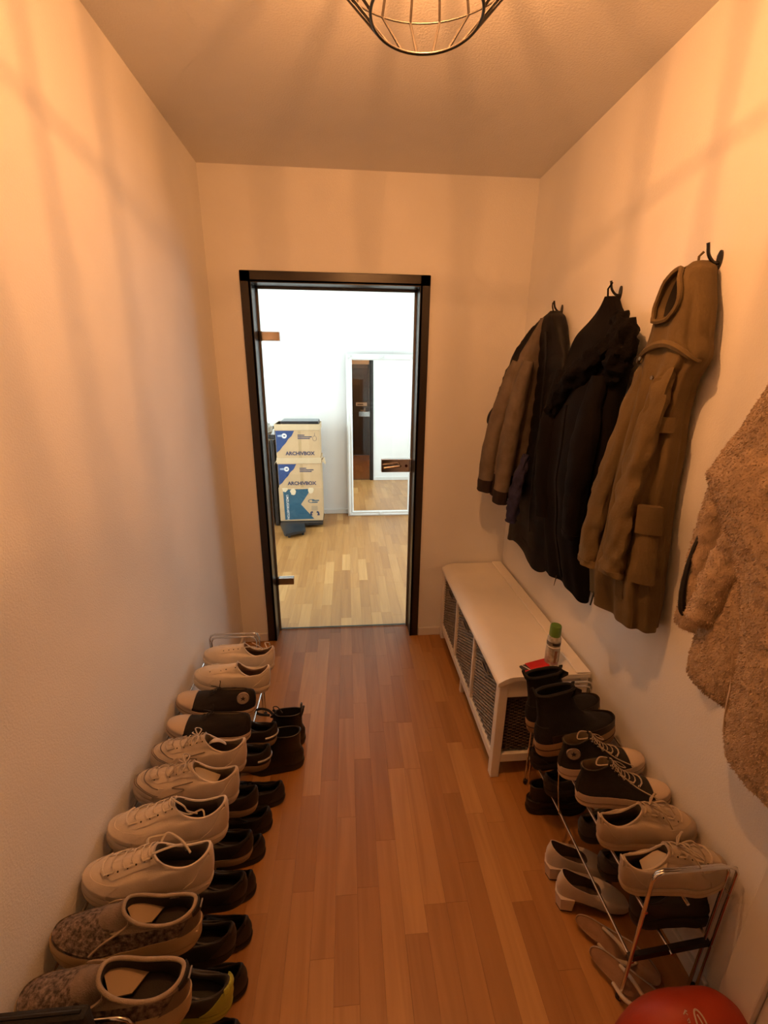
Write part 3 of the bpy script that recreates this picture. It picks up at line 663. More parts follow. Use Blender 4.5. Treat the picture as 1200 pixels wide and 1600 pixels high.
def hightop(label, group=GRP_S, collapsed=False, patch_side=0, laces=True, inner=(.30, .225, .14), side_line=True):
    root = thing('canvas_high_top', label, 'shoe', group=group); L, W, st = .275, .098, .030
    if collapsed:
        R = [(0, 1, .96, st-.004, st-.004, 0), (-.004, .995, 1.0, st+.012, st+.010, 0), (-.004, .97, .97, st+.026, .046, 0), (.0, .80, .84, .068, .060, 0), (.015, .60, .62, .092, .082, 0), (.05, .50, .40, .108, .100, 0), (.12, .46, .14, .114, .108, 0)]
    else:
        R = [(0, 1, .96, st-.004, st-.004, 0), (-.004, .995, 1.0, st+.012, st+.010, 0), (-.004, .97, .97, st+.026, .046, 0), (.008, .78, .82, .075, .066, 0), (.04, .56, .66, .100, .094, 0), (.065, .43, .58, .124, .130, .0), (.060, .38, .60, .146, .158, .006)]
    s = Shoe(L, W, R, .008, crease=.003 if collapsed else .0018)
    s.upper().build('upper', M_CANVAS, root)
    s.lining([(.070, .37, .55, R[-1][3]+.001, R[-1][4]+.001, .006), (.085, .36, .50, .120, .130, .0), (.06, .50, .75, st+.006, st+.006, 0)] if not collapsed else [(.14, .44, .08, .108, .102, 0)], st).build('lining', mat('canvas_lining', inner, .9, .15, 60, .2, 400), root)
    so = s.sole(0, st+(.006 if collapsed else .012), 1.05, .013, 0 if collapsed else .008).build('sole', M_RUB, root)
    s.band(st*.72, st*.80, 1.06, .0150).build('sole_stripe', mat('sole_dark_stripe', (.16, .09, .07), .6), so)
    s.band(st*.30, st*.44, 1.058, .0148).build('sole_ridge', M_RUB, so)
    xc = L*(.76 if collapsed else .80); tm = math.acos(max(-1, min(1, xc/L*2-1)))*.97
    def tcut(th):
        a, c = .03, .95
        for _ in range(18):
            m_ = (a+c)/2
            if s.S(th, m_).x > xc: a = m_
            else: c = m_
        return a
    s.patch(lambda u, v: ((u-.5)*2*tm, .03+v*max(.01, tcut((u-.5)*2*tm)-.03)), 24, 10, .0024).build('toe_cap', M_RUB, root)
    s.patch(lambda u, v: (PI+(u-.5)*2*.22, .12+v*.84), 4, 10, .0018).build('heel_strip', M_CANVAS, root)
    MB().tube([s.ringpt(s.rings[-1], 2*PI*j/NT) for j in range(NT)], .0020, 5, True).build('collar', mat('canvas_edge', (.10, .08, .06) if not collapsed else (.03, .025, .02), .9, .2, 100), root, True)
    if not collapsed:
        for a in (-1, 1): s.patch(lambda u, v: (a*(.32+u*.40), .56+v*.42), 4, 12, .0016).build('eyestay', M_CANVAS, root)
        tongue(s, root, M_CANVAS, rise=.012, width=.018, lean=.1, t0=.55)
        eyelets(s, root, M_CHROME, [.56+.40*i/6 for i in range(7)], .50, True, .0030)
        if laces:
            ml = mat('lace_natural', (.42, .34, .25), .9, .15, 200)
            MB().tube(s.lace_path([.56+.40*i/8 for i in range(9)], .46, .005), .0024, 5, flat=.6).build('laces', ml, root, True)
            q = s.S(.5, .82)
            loops(root, ml, [[s.S(-.3, .93)+Vector((.006, 0, .004)), s.S(-.55, .80)+Vector((.012, -.010, .004)), s.S(-.62, .60)+Vector((.012, -.012, .0)), s.S(-.75, .40)+Vector((.008, -.010, 0))],
                             [s.S(.2, .97)+Vector((.004, 0, .004)), Vector((.075, .012, .165)), Vector((.060, -.010, .158)), s.S(-.5, .97)+Vector((0, 0, .003))],
                             [s.S(0, .95)+Vector((.008, 0, .004)), s.S(.3, .85)+Vector((.022, .0, .006)), s.S(.1, .78)+Vector((.024, 0, .006)), s.S(-.2, .86)+Vector((.018, 0, .005)), s.S(0, .95)+Vector((.008, 0, .004))]])
    else:
        ml = mat('lace_black', (.012, .010, .010), .9)
        loops(root, ml, [[Vector((.120, .0, .104)), Vector((.140, -.01, .100)), Vector((.160, -.022, .090)), Vector((.165, -.026, .086))], [Vector((.130, .0, .104)), Vector((.128, -.004, .128)), Vector((.130, -.006, .135))]], .002)
        MB().tube(s.lace_path([.70+.24*i/4 for i in range(5)], .36, .003), .0024, 5, flat=.6).build('laces', ml, root, True)
    if patch_side: ankle_patch(s, root, patch_side, 2.15, .66 if collapsed else .72)
    return root, s
r, s = hightop('black canvas high-top with round star patch lying slumped on the rack', collapsed=True, patch_side=1)
left_place(r, 1.412, x=-0.373, yaw=0.006, sc=1.032, wy=0.985, roll=-.10)
r, s = hightop('black canvas high-top with bare dark side slumped beside its starred partner', collapsed=True, patch_side=0)
left_place(r, 1.285, x=-0.366, yaw=-0.009, sc=1.017, wy=0.968, roll=-.06)

# 3) white sneakers with grey piping, laces tied
def piped(label):
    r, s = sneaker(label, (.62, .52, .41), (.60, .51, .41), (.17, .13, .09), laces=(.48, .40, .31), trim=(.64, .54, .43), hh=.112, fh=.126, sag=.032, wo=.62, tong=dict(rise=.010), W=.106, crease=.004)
    M_PIPE = mat('grey_piping', (.17, .14, .12), .7)
    for k, tt in enumerate((.30, .36, .50)):
        P = [s.S(th, tt+.05*math.cos(th*.8))+s.N(th, tt+.05*math.cos(th*.8))*.0022 for th in [(-1.25+2.5*i/30)*(1-.25*k/2) for i in range(31)]]
        MB().tube(P, .0013, 4).build('piping', M_PIPE, r, True)
    for a in (-1, 1):
        P = spline([s.S(a*1.2, .34)+s.N(a*1.2, .34)*.002, s.S(a*1.5, .55)+s.N(a*1.5, .55)*.002, s.S(a*1.15, .62)+s.N(a*1.15, .62)*.002, s.S(a*1.25, .82)+s.N(a*1.25, .82)*.002], 5)
        MB().tube(P, .0012, 4).build('piping', M_PIPE, r, True)
    ml = mat('lace_beige', (.45, .37, .28), .9)
    c = s.S(0, .93)+Vector((.004, 0, .008))
    loops(r, ml, [[c, c+Vector((.012, .022, .006)), c+Vector((.006, .040, -.004)), c+Vector((-.004, .022, .004)), c],
                  [c, c+Vector((.014, -.022, .004)), c+Vector((.010, -.044, -.012)), c+Vector((-.004, -.024, .0)), c],
                  [c, c+Vector((.022, .012, -.004)), c+Vector((.034, .030, -.020))], [c, c+Vector((.020, -.014, -.006)), c+Vector((.024, -.040, -.026))]], .0021)
    return r, s
r, s = piped('off-white sneaker with grey piping and tied laces beside the black high-top'); left_place(r, 1.160, x=-0.356, yaw=0.010, sc=1.022, wy=0.940)
MB().tube(spline([(.07, -.012, .085), (.085, .0, .106), (.10, .008, .112), (.11, .004, .100)], 6), .010, 8, flat=.35).build('folded_tongue', MATS['leather_%d' % (hash((.62, .52, .41)) % 99991)], r, True)
r, s = piped('off-white sneaker with grey piping and pale insole beside the plain white sneaker'); left_place(r, 1.050, x=-0.355, yaw=-0.008, sc=1.044, wy=0.940)
MB().prism([(.055, -.022), (.11, -.025), (.125, .0), (.11, .022), (.06, .018)], lambda a, c: (a, c, .060+(a-.05)*.55), lambda a, c: (a, c, .064+(a-.05)*.55)).build('insole_flap', mat('insole_pale', (.42, .34, .24), .9), r)

# 4) plain white chunky sneakers
def plain_white(label):
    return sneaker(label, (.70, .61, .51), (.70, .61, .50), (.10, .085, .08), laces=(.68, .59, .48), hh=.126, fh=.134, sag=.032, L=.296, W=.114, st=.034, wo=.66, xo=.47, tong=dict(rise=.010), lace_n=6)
r, s = plain_white('plain white leather sneaker with lace ends tucked inside'); left_place(r, 0.942, x=-0.360, yaw=0.100, sc=1.015, wy=0.950)
ml = mat('lace_white', (.55, .48, .38), .9)
loops(r, ml, [[s.S(0, .97)+Vector((0, 0, .012)), Vector((.135, .018, .150)), Vector((.11, .028, .140)), Vector((.10, .02, .112)), Vector((.08, 0, .08))], [s.S(.5, .96)+Vector((0, 0, .003)), Vector((.10, .01, .09)), Vector((.07, -.015, .075)), Vector((.06, .005, .07))]], .0026)
r, s = plain_white('plain white leather sneaker with a lace looped across its opening'); left_place(r, 0.820, x=-0.366, yaw=0.080, sc=0.993, wy=0.993)
loops(r, ml, [[s.S(.5, .94)+Vector((0, 0, .004)), Vector((.13, .03, .150)), Vector((.095, .022, .158)), Vector((.075, -.005, .125)), Vector((.07, -.018, .09))],
              [s.S(-.9, .90)+Vector((0, -.004, .004)), Vector((.12, -.040, .122)), Vector((.080, -.012, .132)), Vector((.052, .018, .130))], [s.S(-.8, .80)+Vector((0, -.004, .004)), Vector((.165, -.045, .100)), Vector((.13, -.046, .108))]], .0030)

# 5) knitted grey sneakers with flared beige soles
def snake_mat():
    m = mat('snake_knit', (.27, .205, .165), .85, 0, 120, .9, 150, col2=(.045, .034, .030)); return m
def knit(label):
    r, s = sneaker(label, (.36, .28, .21), (.50, .37, .21), (.030, .022, .016), trim=(.16, .12, .09), upper_mat=snake_mat(), toe=False, stays=False, heeltab=(.014, .012, .012), hh=.124, fh=.138, sag=.022, L=.300, W=.112, st=.040, wo=.80, xo=.52, heelflare=.030, ctongue=(.36, .28, .21), tong=False, crease=.005)
    mk = mat('beige_knit', (.38, .295, .21), .9, .15, 60, .35, 500)
    s.patch(lambda u, v: (.95+u*4.38, .72+v*.275), 40, 6, .0030).build('knit_collar', mk, r)
    MB().tube([s.ringpt(s.rings[-1], 2*PI*j/NT)+Vector((0, 0, .001)) for j in range(NT)], .0042, 8, True).build('collar_roll', mk, r, True)
    s.patch(lambda u, v: ((u-.5)*2*(.95+.1*v), .76+v*.225), 12, 8, .0030).build('bootie_gusset', mat('taupe_knit', (.25, .19, .145), .9, .2, 60, .4, 400), r)
    for a in (-1, 1):
        MB().tube(spline([s.S(a*.75, .97)+Vector((0, 0, .004)), s.S(a*.95, .85)+s.N(a*.95, .85)*.004, s.S(a*1.1, .62)+s.N(a*1.1, .62)*.004, s.S(a*1.15, .40)+s.N(a*1.15, .4)*.003], 6), .0030, 5).build('lace_cord', mk, r, True)
    MB().prism([(.080, -.030), (.13, -.034), (.152, .0), (.13, .028), (.098, .012)], lambda a, c: (a, c, .062+(a-.06)*.55), lambda a, c: (a, c, .066+(a-.06)*.55)).build('insole_flap', mat('insole_tan', (.36, .26, .16), .9), r)
    p = s.S(PI, .86); MB().box(p.x-.0115, p.x-.0085, -.010, .010, p.z-.004, p.z+.003).build('tab_print', mat('tab_grey_print', (.16, .15, .15), .7), r)
    return r, s
r, s = knit('snake-patterned grey knit sneaker with beige flared sole, beside the white sneaker'); left_place(r, 0.698, x=-0.362, yaw=0.060, sc=0.992, wy=0.900)
r, s = knit('snake-patterned grey knit sneaker with beige flared sole, beside the black sleeve'); left_place(r, 0.575, x=-0.346, yaw=0.000, sc=1.033, wy=0.950)

# ------------------------------------------------------------------ dark shoes on the lower tier and the floor of the left side
def dark(label, sole=(.015, .013, .012), pipe=None, **k):
    a = dict(laces=(.015, .013, .012), hh=.095, fh=.105, L=.280, W=.102, lace_n=5); a.update(k)
    r, s = sneaker(label, (.016, .013, .012), sole, (.012, .010, .009), group='dark shoes under the left rack', **a)
    if pipe:
        P = [s.ringpt((-.012, 1.0, 1.05, .052, .034, 0), PI+(-.8+1.6*i/20)) for i in range(21)]
        MB().tube(P, .0045, 6).build('heel_piping', mat('reflective_grey', pipe, .3, .2, 100), r, True)
    return r, s
def lower(r, y, x=-.345, yaw=0): place(r, (x, y, LF-.004), PI+yaw, ZP)
r, s = dark('dark sneaker with reflective grey heel piping, behind its twin on the lower tier', sole=(.24, .17, .11), pipe=(.35, .34, .33)); lower(r, 1.455, x=-.312)
r, s = dark('dark sneaker with reflective grey heel piping, under the off-white piped sneaker', sole=(.24, .17, .11), pipe=(.35, .34, .33)); lower(r, 1.345, x=-.320)
r, s = dark('black shoe with a pale sole edge on the lower tier below the piped sneakers', sole=(.30, .22, .15)); lower(r, 1.170, x=-.335)
r, s = dark('black shoe with a tan sole on the lower tier below the plain white sneakers', sole=(.36, .26, .17)); lower(r, 1.015, x=-.322)
r, s = dark('all black low shoe on the lower tier below the lace-looped white sneaker'); lower(r, .895, x=-.315)
r, s = dark('all black low shoe on the lower tier below the snake-patterned sneakers'); lower(r, .775, x=-.318)
NEON = (.50, .52, .08)
r, s = sneaker('grey running shoe with neon yellow heel below the knit sneaker beside the white one', (.05, .045, .04), NEON, (.05, .05, .04), group='dark shoes under the left rack', laces=(.3, .3, .1), hh=.100, fh=.11, L=.29, W=.104, heeltab=NEON, trim=NEON); lower(r, .665, x=-.300, yaw=-.1)
r, s = sneaker('grey running shoe with neon yellow heel below the knit sneaker beside the black sleeve', (.05, .045, .04), NEON, (.05, .05, .04), group='dark shoes under the left rack', laces=(.3, .3, .1), hh=.100, fh=.11, L=.29, W=.104, heeltab=NEON, trim=NEON); lower(r, .556, x=-.300, yaw=-.1)
for i, (y, x, yaw) in enumerate([(1.330, -.268, 0), (1.225, -.300, 0), (1.125, -.308, .03), (1.010, -.318, 0), (.885, -.306, -.03), (.775, -.296, 0), (.665, -.285, -.03)]):
    labs = ['black low shoe on the floor beside the black ankle boots', 'black low shoe on the floor under the rack, below the piped sneakers', 'black low shoe on the floor under the rack, below the lower-tier pale-soled shoe', 'black low shoe on the floor under the tan-soled shoe',
            'black low shoe on the floor below the lace-looped white sneaker', 'black low shoe on the floor between the lace-looped white sneaker and the neon-heeled shoes', 'black low shoe on the floor beside the neon-heeled running shoes']
    r, s = dark(labs[i], L=.27, W=.10, hh=.088, fh=.092, st=.024); place(r, (x, y, 0), PI+yaw, 0)

# black ankle boots on the floor by the far end of the left rack
M_BLEATH = mat('black_leather', (.014, .011, .010), .42, .3, 20, .25, 160)
def boot(label, group, L=.27, W=.10, H=.17, st=.032, shaft=.62, lean=0.0, heelz=.0, solecol=(.012, .010, .009), welt=None, mu=None, inner=(.012, .010, .009), pull=True, name='ankle_boot', laces=False, band=None, collarw=.0024):
    root = thing(name, label, 'boot', group=group); mu = mu or M_BLEATH
    R = [(0, 1, .96, st-.004, st-.004, 0), (-.004, .996, 1.0, st+.014, st+.012, 0), (-.004, .965, .97, st+.032, st+.028, 0), (.010, .76, .84, .45*H, .40*H, 0), (.035, .58, .72, .60*H, .58*H, 0), (.03-lean*.5, .50, shaft, .82*H, .82*H, 0), (.025-lean, .50, shaft, H, H*.98, .0)]
    s = Shoe(L, W, R, .008, crease=.004)
    s.upper().build('upper', mu, root)
    s.lining([(.045-lean, .48, shaft*.9, H+.001, H*.98+.001, 0), (.055, .47, shaft*.82, H*.7, H*.7, 0), (.06, .5, .7, st+.01, st+.01, 0)], st).build('lining', mat('boot_lining_%d' % (hash(inner) % 997), inner, .9, .2, 40), root)
    so = s.sole(0, st, 1.06, .016).build('sole', mat('bootsole_%d' % (hash(solecol) % 997), solecol, .6, .2, 20), root)
    if welt:
        s.band(st*.50, st*.58, 1.066, .018).build('sole_line', mat('welt_dark', (.035, .02, .015), .7), so)
        for q in (-.9, -.45, .45, .9): s.patch(lambda u, v: (PI+q+(u-.5)*.10, .0+v*.02), 2, 2, .004)
    s.patch(lambda u, v: (PI+(u-.5)*2*.85, .06+v*.50), 14, 8, .002).build('heel_counter', mu, root)
    if band:
        s.band(st+.002, st+.030, 1.04, .010).build('heel_band', mat('boot_band', band, .5, .2, 20), root)
    MB().tube([s.ringpt(s.rings[-1], 2*PI*j/NT) for j in range(NT)], collarw, 6, True).build('collar', mu, root, True)
    if pull:
        p = s.ringpt(R[-1], PI)
        MB().tube(spline([p+Vector((.002, -.011, -.02)), p+Vector((-.008, -.010, .012)), p+Vector((-.006, 0, .022)), p+Vector((-.008, .010, .012)), p+Vector((.002, .011, -.02))], 5), .0030, 6).build('pull_tab', mu, root, True)
    tongue(s, root, mu, rise=.010, width=.020, lean=-.1, t0=.6)
    if laces:
        MB().tube(s.lace_path([.45+.50*i/6 for i in range(7)], .42, .005), .0026, 5).build('laces', mat('lace_black', (.012, .010, .010), .9), root, True)
    return root, s
r, s = boot('black leather ankle boot with laces on the floor, its heel tab sticking up', 'black ankle boots on the floor', H=.172, laces=True, L=.25, shaft=.72); place(r, (-.212, 1.610, 0), PI-.05)
p = s.ringpt(s.rings[-1], PI); MB().prism([(-.026, 0), (.026, 0), (.016, .040), (0, .046), (-.016, .040)], lambda a, c: p+Vector((0, a, c-.01)), lambda a, c: p+Vector((.006, a, c-.01))).build('heel_tab', M_BLEATH, r)
MB().tube(spline([(.09, .012, .172), (.115, -.005, .190), (.135, -.012, .182), (.12, .01, .170)], 6), .0022, 5).build('lace_end', MATS['lace_black'], r, True)
MB().tube(spline([(.13, .0, .140), (.155, -.02, .155), (.19, -.02, .168), (.215, -.01, .165), (.19, .005, .160), (.15, .0, .150)], 6), .006, 6, flat=.5).build('lace_bow', MATS['lace_black'], r, True)
r, s = boot('black leather ankle boot with wide round opening on the floor beside the parquet aisle', 'black ankle boots on the floor', H=.178, L=.25, W=.106, shaft=.76, pull=False); place(r, (-.208, 1.492, 0), PI-.02)

# ------------------------------------------------------------------ right rack
def right_place(root, y, x=.716, yaw=0.0, z=None, roll=0, sc=1.0, wy=1.0): place(root, (x, y, TF+.002 if z is None else z), yaw, ZP, roll, sc, wy)
TAN = (.40, .25, .135)
M_SUEDE = mat('black_suede', (.012, .010, .010), .95, .3, 60, .35, 300)
r, s = boot('tall black boot with tan heel layers, next to the bench end', 'tall black boots on the right rack', L=.255, W=.088, H=.228, st=.050, solecol=TAN, welt=True, shaft=.62, collarw=.0055, mu=M_SUEDE, inner=(.01, .009, .009), band=(.045, .03, .022)); right_place(r, 1.246, x=0.645, yaw=0.015, sc=1.060, wy=1.000)
r2, s = boot('tall black boot with tan heel layers, next to the canvas high-top', 'tall black boots on the right rack', L=.255, W=.088, H=.228, st=.050, solecol=TAN, welt=True, shaft=.62, collarw=.0055, mu=M_SUEDE, inner=(.01, .009, .009), band=(.045, .03, .022)); right_place(r2, 1.145, x=0.636, yaw=0.050, sc=1.100, wy=0.980)
r, s = hightop('black canvas high-top with star patch standing upright next to the black boots', patch_side=-1, laces=True); right_place(r, 1.056, x=0.676, yaw=-0.100, sc=0.968, wy=1.000)
r, s = hightop('black canvas high-top with loose laces standing upright beside the beige sneaker', laces=True); right_place(r, 0.965, x=0.688, yaw=-0.200, sc=0.950, wy=1.000)
def beige(label):
    r, s = sneaker(label, (.48, .38, .27), (.50, .39, .26), (.075, .055, .035), laces=(.50, .40, .29), trim=(.44, .35, .25), group=GRP_S, hh=.098, fh=.118, sag=.030, L=.262, W=.102, st=.026, tong=dict(rise=.010), crease=.006)
    ml = mat('lace_tan', (.42, .33, .23), .9); c = s.S(0, .92)+Vector((.006, 0, .008))
    loops(r, ml, [[c, c+Vector((.020, .020, .012)), c+Vector((.035, .034, -.004)), c+Vector((.012, .020, .002)), c], [c, c+Vector((.016, -.024, .018)), c+Vector((.040, -.040, .0)), c+Vector((.016, -.020, .0)), c],
                  [c, c+Vector((.004, -.020, .028)), c+Vector((.018, -.046, .010)), c+Vector((.032, -.054, -.024))], [c, c+Vector((.040, .004, .004)), c+Vector((.060, -.018, -.022))]], .0022)
    p = s.S(PI, .80); MB().box(p.x-.005, p.x-.001, -.009, .009, p.z-.008, p.z+.016, .0015).build('heel_loop', mat('heel_loop_pale', (.52, .42, .30), .6), r)
    return r, s
r, s = beige('worn beige sneaker with loose laces beside the canvas high-top'); right_place(r, 0.838, x=0.685, yaw=-0.105, sc=0.986, wy=0.968)
r, s = beige('worn beige sneaker with loose laces beside the end frame of the rack'); right_place(r, 0.728, x=0.682, yaw=-0.085, sc=0.985, wy=0.965)
MB().prism([(.05, -.02), (.10, -.024), (.118, .0), (.10, .022), (.055, .016)], lambda a, c: (a, c, .060+(a-.05)*.55), lambda a, c: (a, c, .063+(a-.05)*.55)).build('insole_flap', mat('insole_pale', (.42, .34, .24), .9), r)
# lower tier of the right rack
def rlow(r, y, x=.716, yaw=0): place(r, (x, y, LF-.002), yaw, ZP)
G2 = 'dark shoes on the lower right tier'
def dark2(label, **k):
    a = dict(laces=(.02, .018, .016), hh=.085, fh=.095, L=.258, W=.100, lace_n=5, group=G2); a.update(k)
    return sneaker(label, a.pop('cu', (.020, .018, .017)), a.pop('cs', (.022, .020, .018)), (.012, .010, .009), **a)
r, s = dark2('black shoe on the lower tier below the boot next to the bench'); rlow(r, 1.262, x=.690)
r, s = dark2('black shoe on the lower tier below the star patch high-top'); rlow(r, 1.150, x=.694)
r, s = dark2('charcoal shoe on the lower tier below the lace-loosened high-top', cu=(.045, .042, .040)); rlow(r, .985, x=.738)
r, s = dark2('charcoal shoe on the lower tier below the beige sneaker beside the canvas high-top', cu=(.045, .042, .040)); rlow(r, .875, x=.742)
r, s = dark2('black chunky shoe on the lower tier beside the rack end frame', st=.04, L=.25, hh=.11, fh=.12); rlow(r, .755, x=.765)
r, s = boot('black boot standing on the floor under the tall boots', 'black boots under the right rack', L=.24, W=.09, H=.125, st=.03, pull=False); place(r, (.665, 1.215, 0), 0)

# white heeled shoes, side by side under the rack
def pump(label):
    root = thing('heeled_shoe', label, 'shoe', group='white heeled shoes on the floor'); L, W = .225, .084
    mw = mat('white_patent', (.68, .59, .50), .35, .08, 15, .03, 200); st = .010
    hz = .058
    R = [(0, 1, .92, hz, .010, 0), (-.016, .99, 1.02, hz+.020, .022, 0), (-.016, .95, 1.0, hz+.044, .040, 0), (.006, .74, .94, hz+.064, .062, .0), (.030, .60, .86, hz+.078, .072, .012)]
    s = Shoe(L, W, R, .002)
    s.upper().build('upper', mw, root)
    s.lining([(.040, .59, .82, hz+.078, .072, .012), (.055, .58, .76, hz+.04, .05, .0), (.06, .8, .7, hz+.006, .018, 0)], 0).build('lining', mat('pump_lining', (.10, .065, .045), .8, .2, 30), root)
    rows = [[s.ringpt((.0, 1.0, .95, hz+.003, .012, 0), 2*PI*j/NT) for j in range(NT)], [s.ringpt((.004, .99, .90, hz-.006, .001, 0), 2*PI*j/NT) for j in range(NT)]]
    b = MB(); b.grid(rows, True); b.cap(rows[0]); b.cap(rows[1]); b.build('sole', mat('pump_sole', (.10, .07, .05), .6), root)
    hp = [(.004, -.026), (.046, -.028), (.05, 0), (.046, .028), (.004, .026), (-.006, .0)]
    b = MB(); n = len(hp)
    rows = [[(x*(1-.18*k)+.008*k, y*(1-.22*k), hz*(1-k)+.002*k+.002) for x, y in hp] for k in (0, .33, .66, 1)]
    b.grid(rows, True); b.cap(rows[0]); b.cap(rows[-1]); hl = b.build('heel', mw, root)
    MB().prism([(x*.83+.008, y*.79) for x, y in hp], lambda a, c: (a, c, .0), lambda a, c: (a, c, .005)).build('heel_tip', M_BLACKPL, hl)
    MB().tube([s.ringpt(R[-1], 2*PI*j/NT) for j in range(NT)], .0016, 5, True).build('collar', mw, root, True)
    return root
G3 = 'white heeled shoes on the floor'
r = pump('white heeled slip-on shoe on the floor, next to its partner by the lower black shoes'); place(r, (.640, .992, 0), -.12)
r = pump('white heeled slip-on shoe on the floor, beside the flip-flops'); place(r, (.636, .905, 0), -.16)
# flip-flops
def flip(label):
    root = thing('flip_flop', label, 'sandal', group='flip-flops under the right rack'); s = Shoe(.245, .094, [(0, 1, 1, 0, 0, 0), (0, 1, 1, .02, .02, 0)], .004)
    rr = [(.004, .996, .97, .0, .0, 0), (0, 1, 1.0, .004, .004, 0), (0, 1, 1.0, .017, .017, 0), (.006, .994, .97, .020, .020, 0)]
    rows = [[s.ringpt(q, 2*PI*j/NT) for j in range(NT)] for q in rr]; b = MB(); b.sm = True; b.grid(rows, True); b.cap(rows[0]); b.build('sole', mat('flip_edge', (.46, .35, .25), .6), root)
    b = MB(); rows = [[s.ringpt(q, 2*PI*j/NT) for j in range(NT)] for q in [(.006, .994, .97, .020, .020, 0), (.02, .98, .90, .0165, .0165, 0)]]; b.sm = True; b.grid(rows, True); b.cap(rows[1]); b.build('footbed', mat('tan_footbed', (.30, .17, .095), .8, .15, 40, .2, 300), root)
    ms = mat('cream_strap', (.52, .42, .29), .5)
    for a in (-1, 1):
        MB().tube(spline([(.178, .004, .018), (.160, a*.012, .046), (.118, a*.030, .048), (.078, a*.029, .016)], 6), .0065, 8, flat=.8).build('strap', ms, root, True)
    MB().tube([(.180, .004, .015), (.176, .004, .036)], .0035, 6).build('toe_post', ms, root, True)
    return root
r = flip('tan flip-flop with cream strap on the floor, beside the white heeled shoe'); place(r, (.676, .850, .028), -.80, roll=.80, sc=.92, wy=.80)
r = flip('tan flip-flop with cream strap on the floor, beside the foot of the rack'); place(r, (.680, .772, .028), -.95, roll=.80, sc=.95, wy=.85)
# ------------------------------------------------------------------ coats on the hooks
def rebase(root, loc):
    loc = Vector(loc); root.location = loc
    for c in bpy.data.objects:
        if c.parent == root: c.location = c.location-loc
rebase(bench, (.75, 1.885, 0))
for o in [o for o in bpy.data.objects if o.parent is None and o.name.startswith('shoe_rack')]:
    rebase(o, (-.53, 1.17, 0) if 'pale' in o['label'] else (.815, 1.0, 0))
XW = XR-.003
def rowint(rows, z):
    if z >= rows[0][0]: return rows[0][1:]
    for i in range(len(rows)-1):
        if rows[i][0] >= z >= rows[i+1][0]:
            t = (rows[i][0]-z)/(rows[i][0]-rows[i+1][0]); a, b, c, d = (Vector(rows[min(max(j, 0), len(rows)-1)][1:]) for j in (i-1, i, i+1, i+2))
            return cr(a, b, c, d, t)
    return rows[-1][1:]
def loft(name, rows, parent, m, n=88, nz=70, folds=((7, .006, .3),), extra=None, hem=0.0, hemwave=0.0, seed=0, th0=0, th1=2*PI):
    z0, z1 = rows[0][0], rows[-1][0]; out = []
    def pt(th, z, sh=1.0, dz=0.0):
        y0, w, d = rowint(rows, z); d = max(d, .012); w = max(w, .008)
        c, s_ = math.cos(th), math.sin(th); q = (z0-z)/(z0-z1)
        disp = 0
        for (k, a, dr) in folds: disp += a*min(1, q*2.2)*math.sin(k*th+seed+dr*q*6+1.3*noise.noise(Vector((q*2.2, seed, k*.1))))
        disp += .004*noise.noise(Vector((c*3+seed, s_*3, z*9)))
        if extra: disp += extra(th, z, q)
        front = .5+.5*c; disp *= (.25+.75*front)
        x = XW-d/2-(d/2*sh+disp)*sgnpow(c, .85); y = y0+(w*sh+disp*.8)*sgnpow(s_, .85)
        zz = z+dz+(hemwave*q**4*math.sin(3*th+seed) if hemwave else 0)
        return Vector((min(x, XW), y, zz))
    for i in range(nz+1):
        z = z0+(z1-z0)*i/nz; out.append([pt(2*PI*j/n, z) for j in range(n)])
    out.append([pt(2*PI*j/n, z1, .90, .002) for j in range(n)]); out.append([pt(2*PI*j/n, z1, .86, .05) for j in range(n)])
    b = MB(); b.sm = True; b.grid(out, True); b.cap(out[0]); b.cap(out[-1])
    o = b.build(name, m, parent, True); o['_'] = 0; del o['_']
    return o, pt
def sleeve(name, path, radii, parent, m, n=26, flat=.8, wr=.004, seed=0, cuff=None, cuff_len=.05, quilt=0, cuff_r=1.05, opening=None):
    P = spline(path, 10); N = len(P); R = []
    for i in range(N):
        f = i/(N-1)*(len(radii)-1); k = min(int(f), len(radii)-2); R.append(radii[k]+(radii[k+1]-radii[k])*(f-k))
    rows = []
    for i in range(N):
        t = (P[min(i+1, N-1)]-P[max(i-1, 0)]).normalized(); a = Vector((0, 1, 0)); a = (a-t*a.dot(t)).normalized(); bx = t.cross(a)
        row = []
        for j in range(n):
            th = 2*PI*j/n; r = R[i]+wr*noise.noise(Vector((math.cos(th)*1.6+seed, math.sin(th)*1.6, i*.42)))*1.6
            if quilt: r += quilt*abs(math.sin(i*.55))
            q = P[i]+a*math.cos(th)*r+bx*math.sin(th)*r*flat; q.x = min(q.x, XW); row.append(q)
        rows.append(row)
    inn = [[P[-1]+(p-P[-1])*.85 for p in rows[-1]], [P[-4]+(p-P[-4])*.80 for p in rows[-4]]]
    b = MB(); b.sm = True; b.grid(rows+inn, True); b.cap(rows[0]); b.cap(inn[-1])
    o = b.build(name, m, parent, True)
    if cuff:
        k = max(2, int(N*cuff_len/max(1e-3, sum((P[i+1]-P[i]).length for i in range(N-1)))))
        rows2 = [[P[i]+(p-P[i])*cuff_r for p in rows[i]] for i in range(N-k-1, N)]
        e = [[P[-1]+(p-P[-1])*.9 for p in rows[-1]]]
        s0 = [[P[N-k-1]+(p-P[N-k-1])*.98 for p in rows[N-k-1]]]
        b = MB(); b.sm = True; b.grid(s0+rows2+e, True); b.build('cuff', cuff, o, True)
    return o
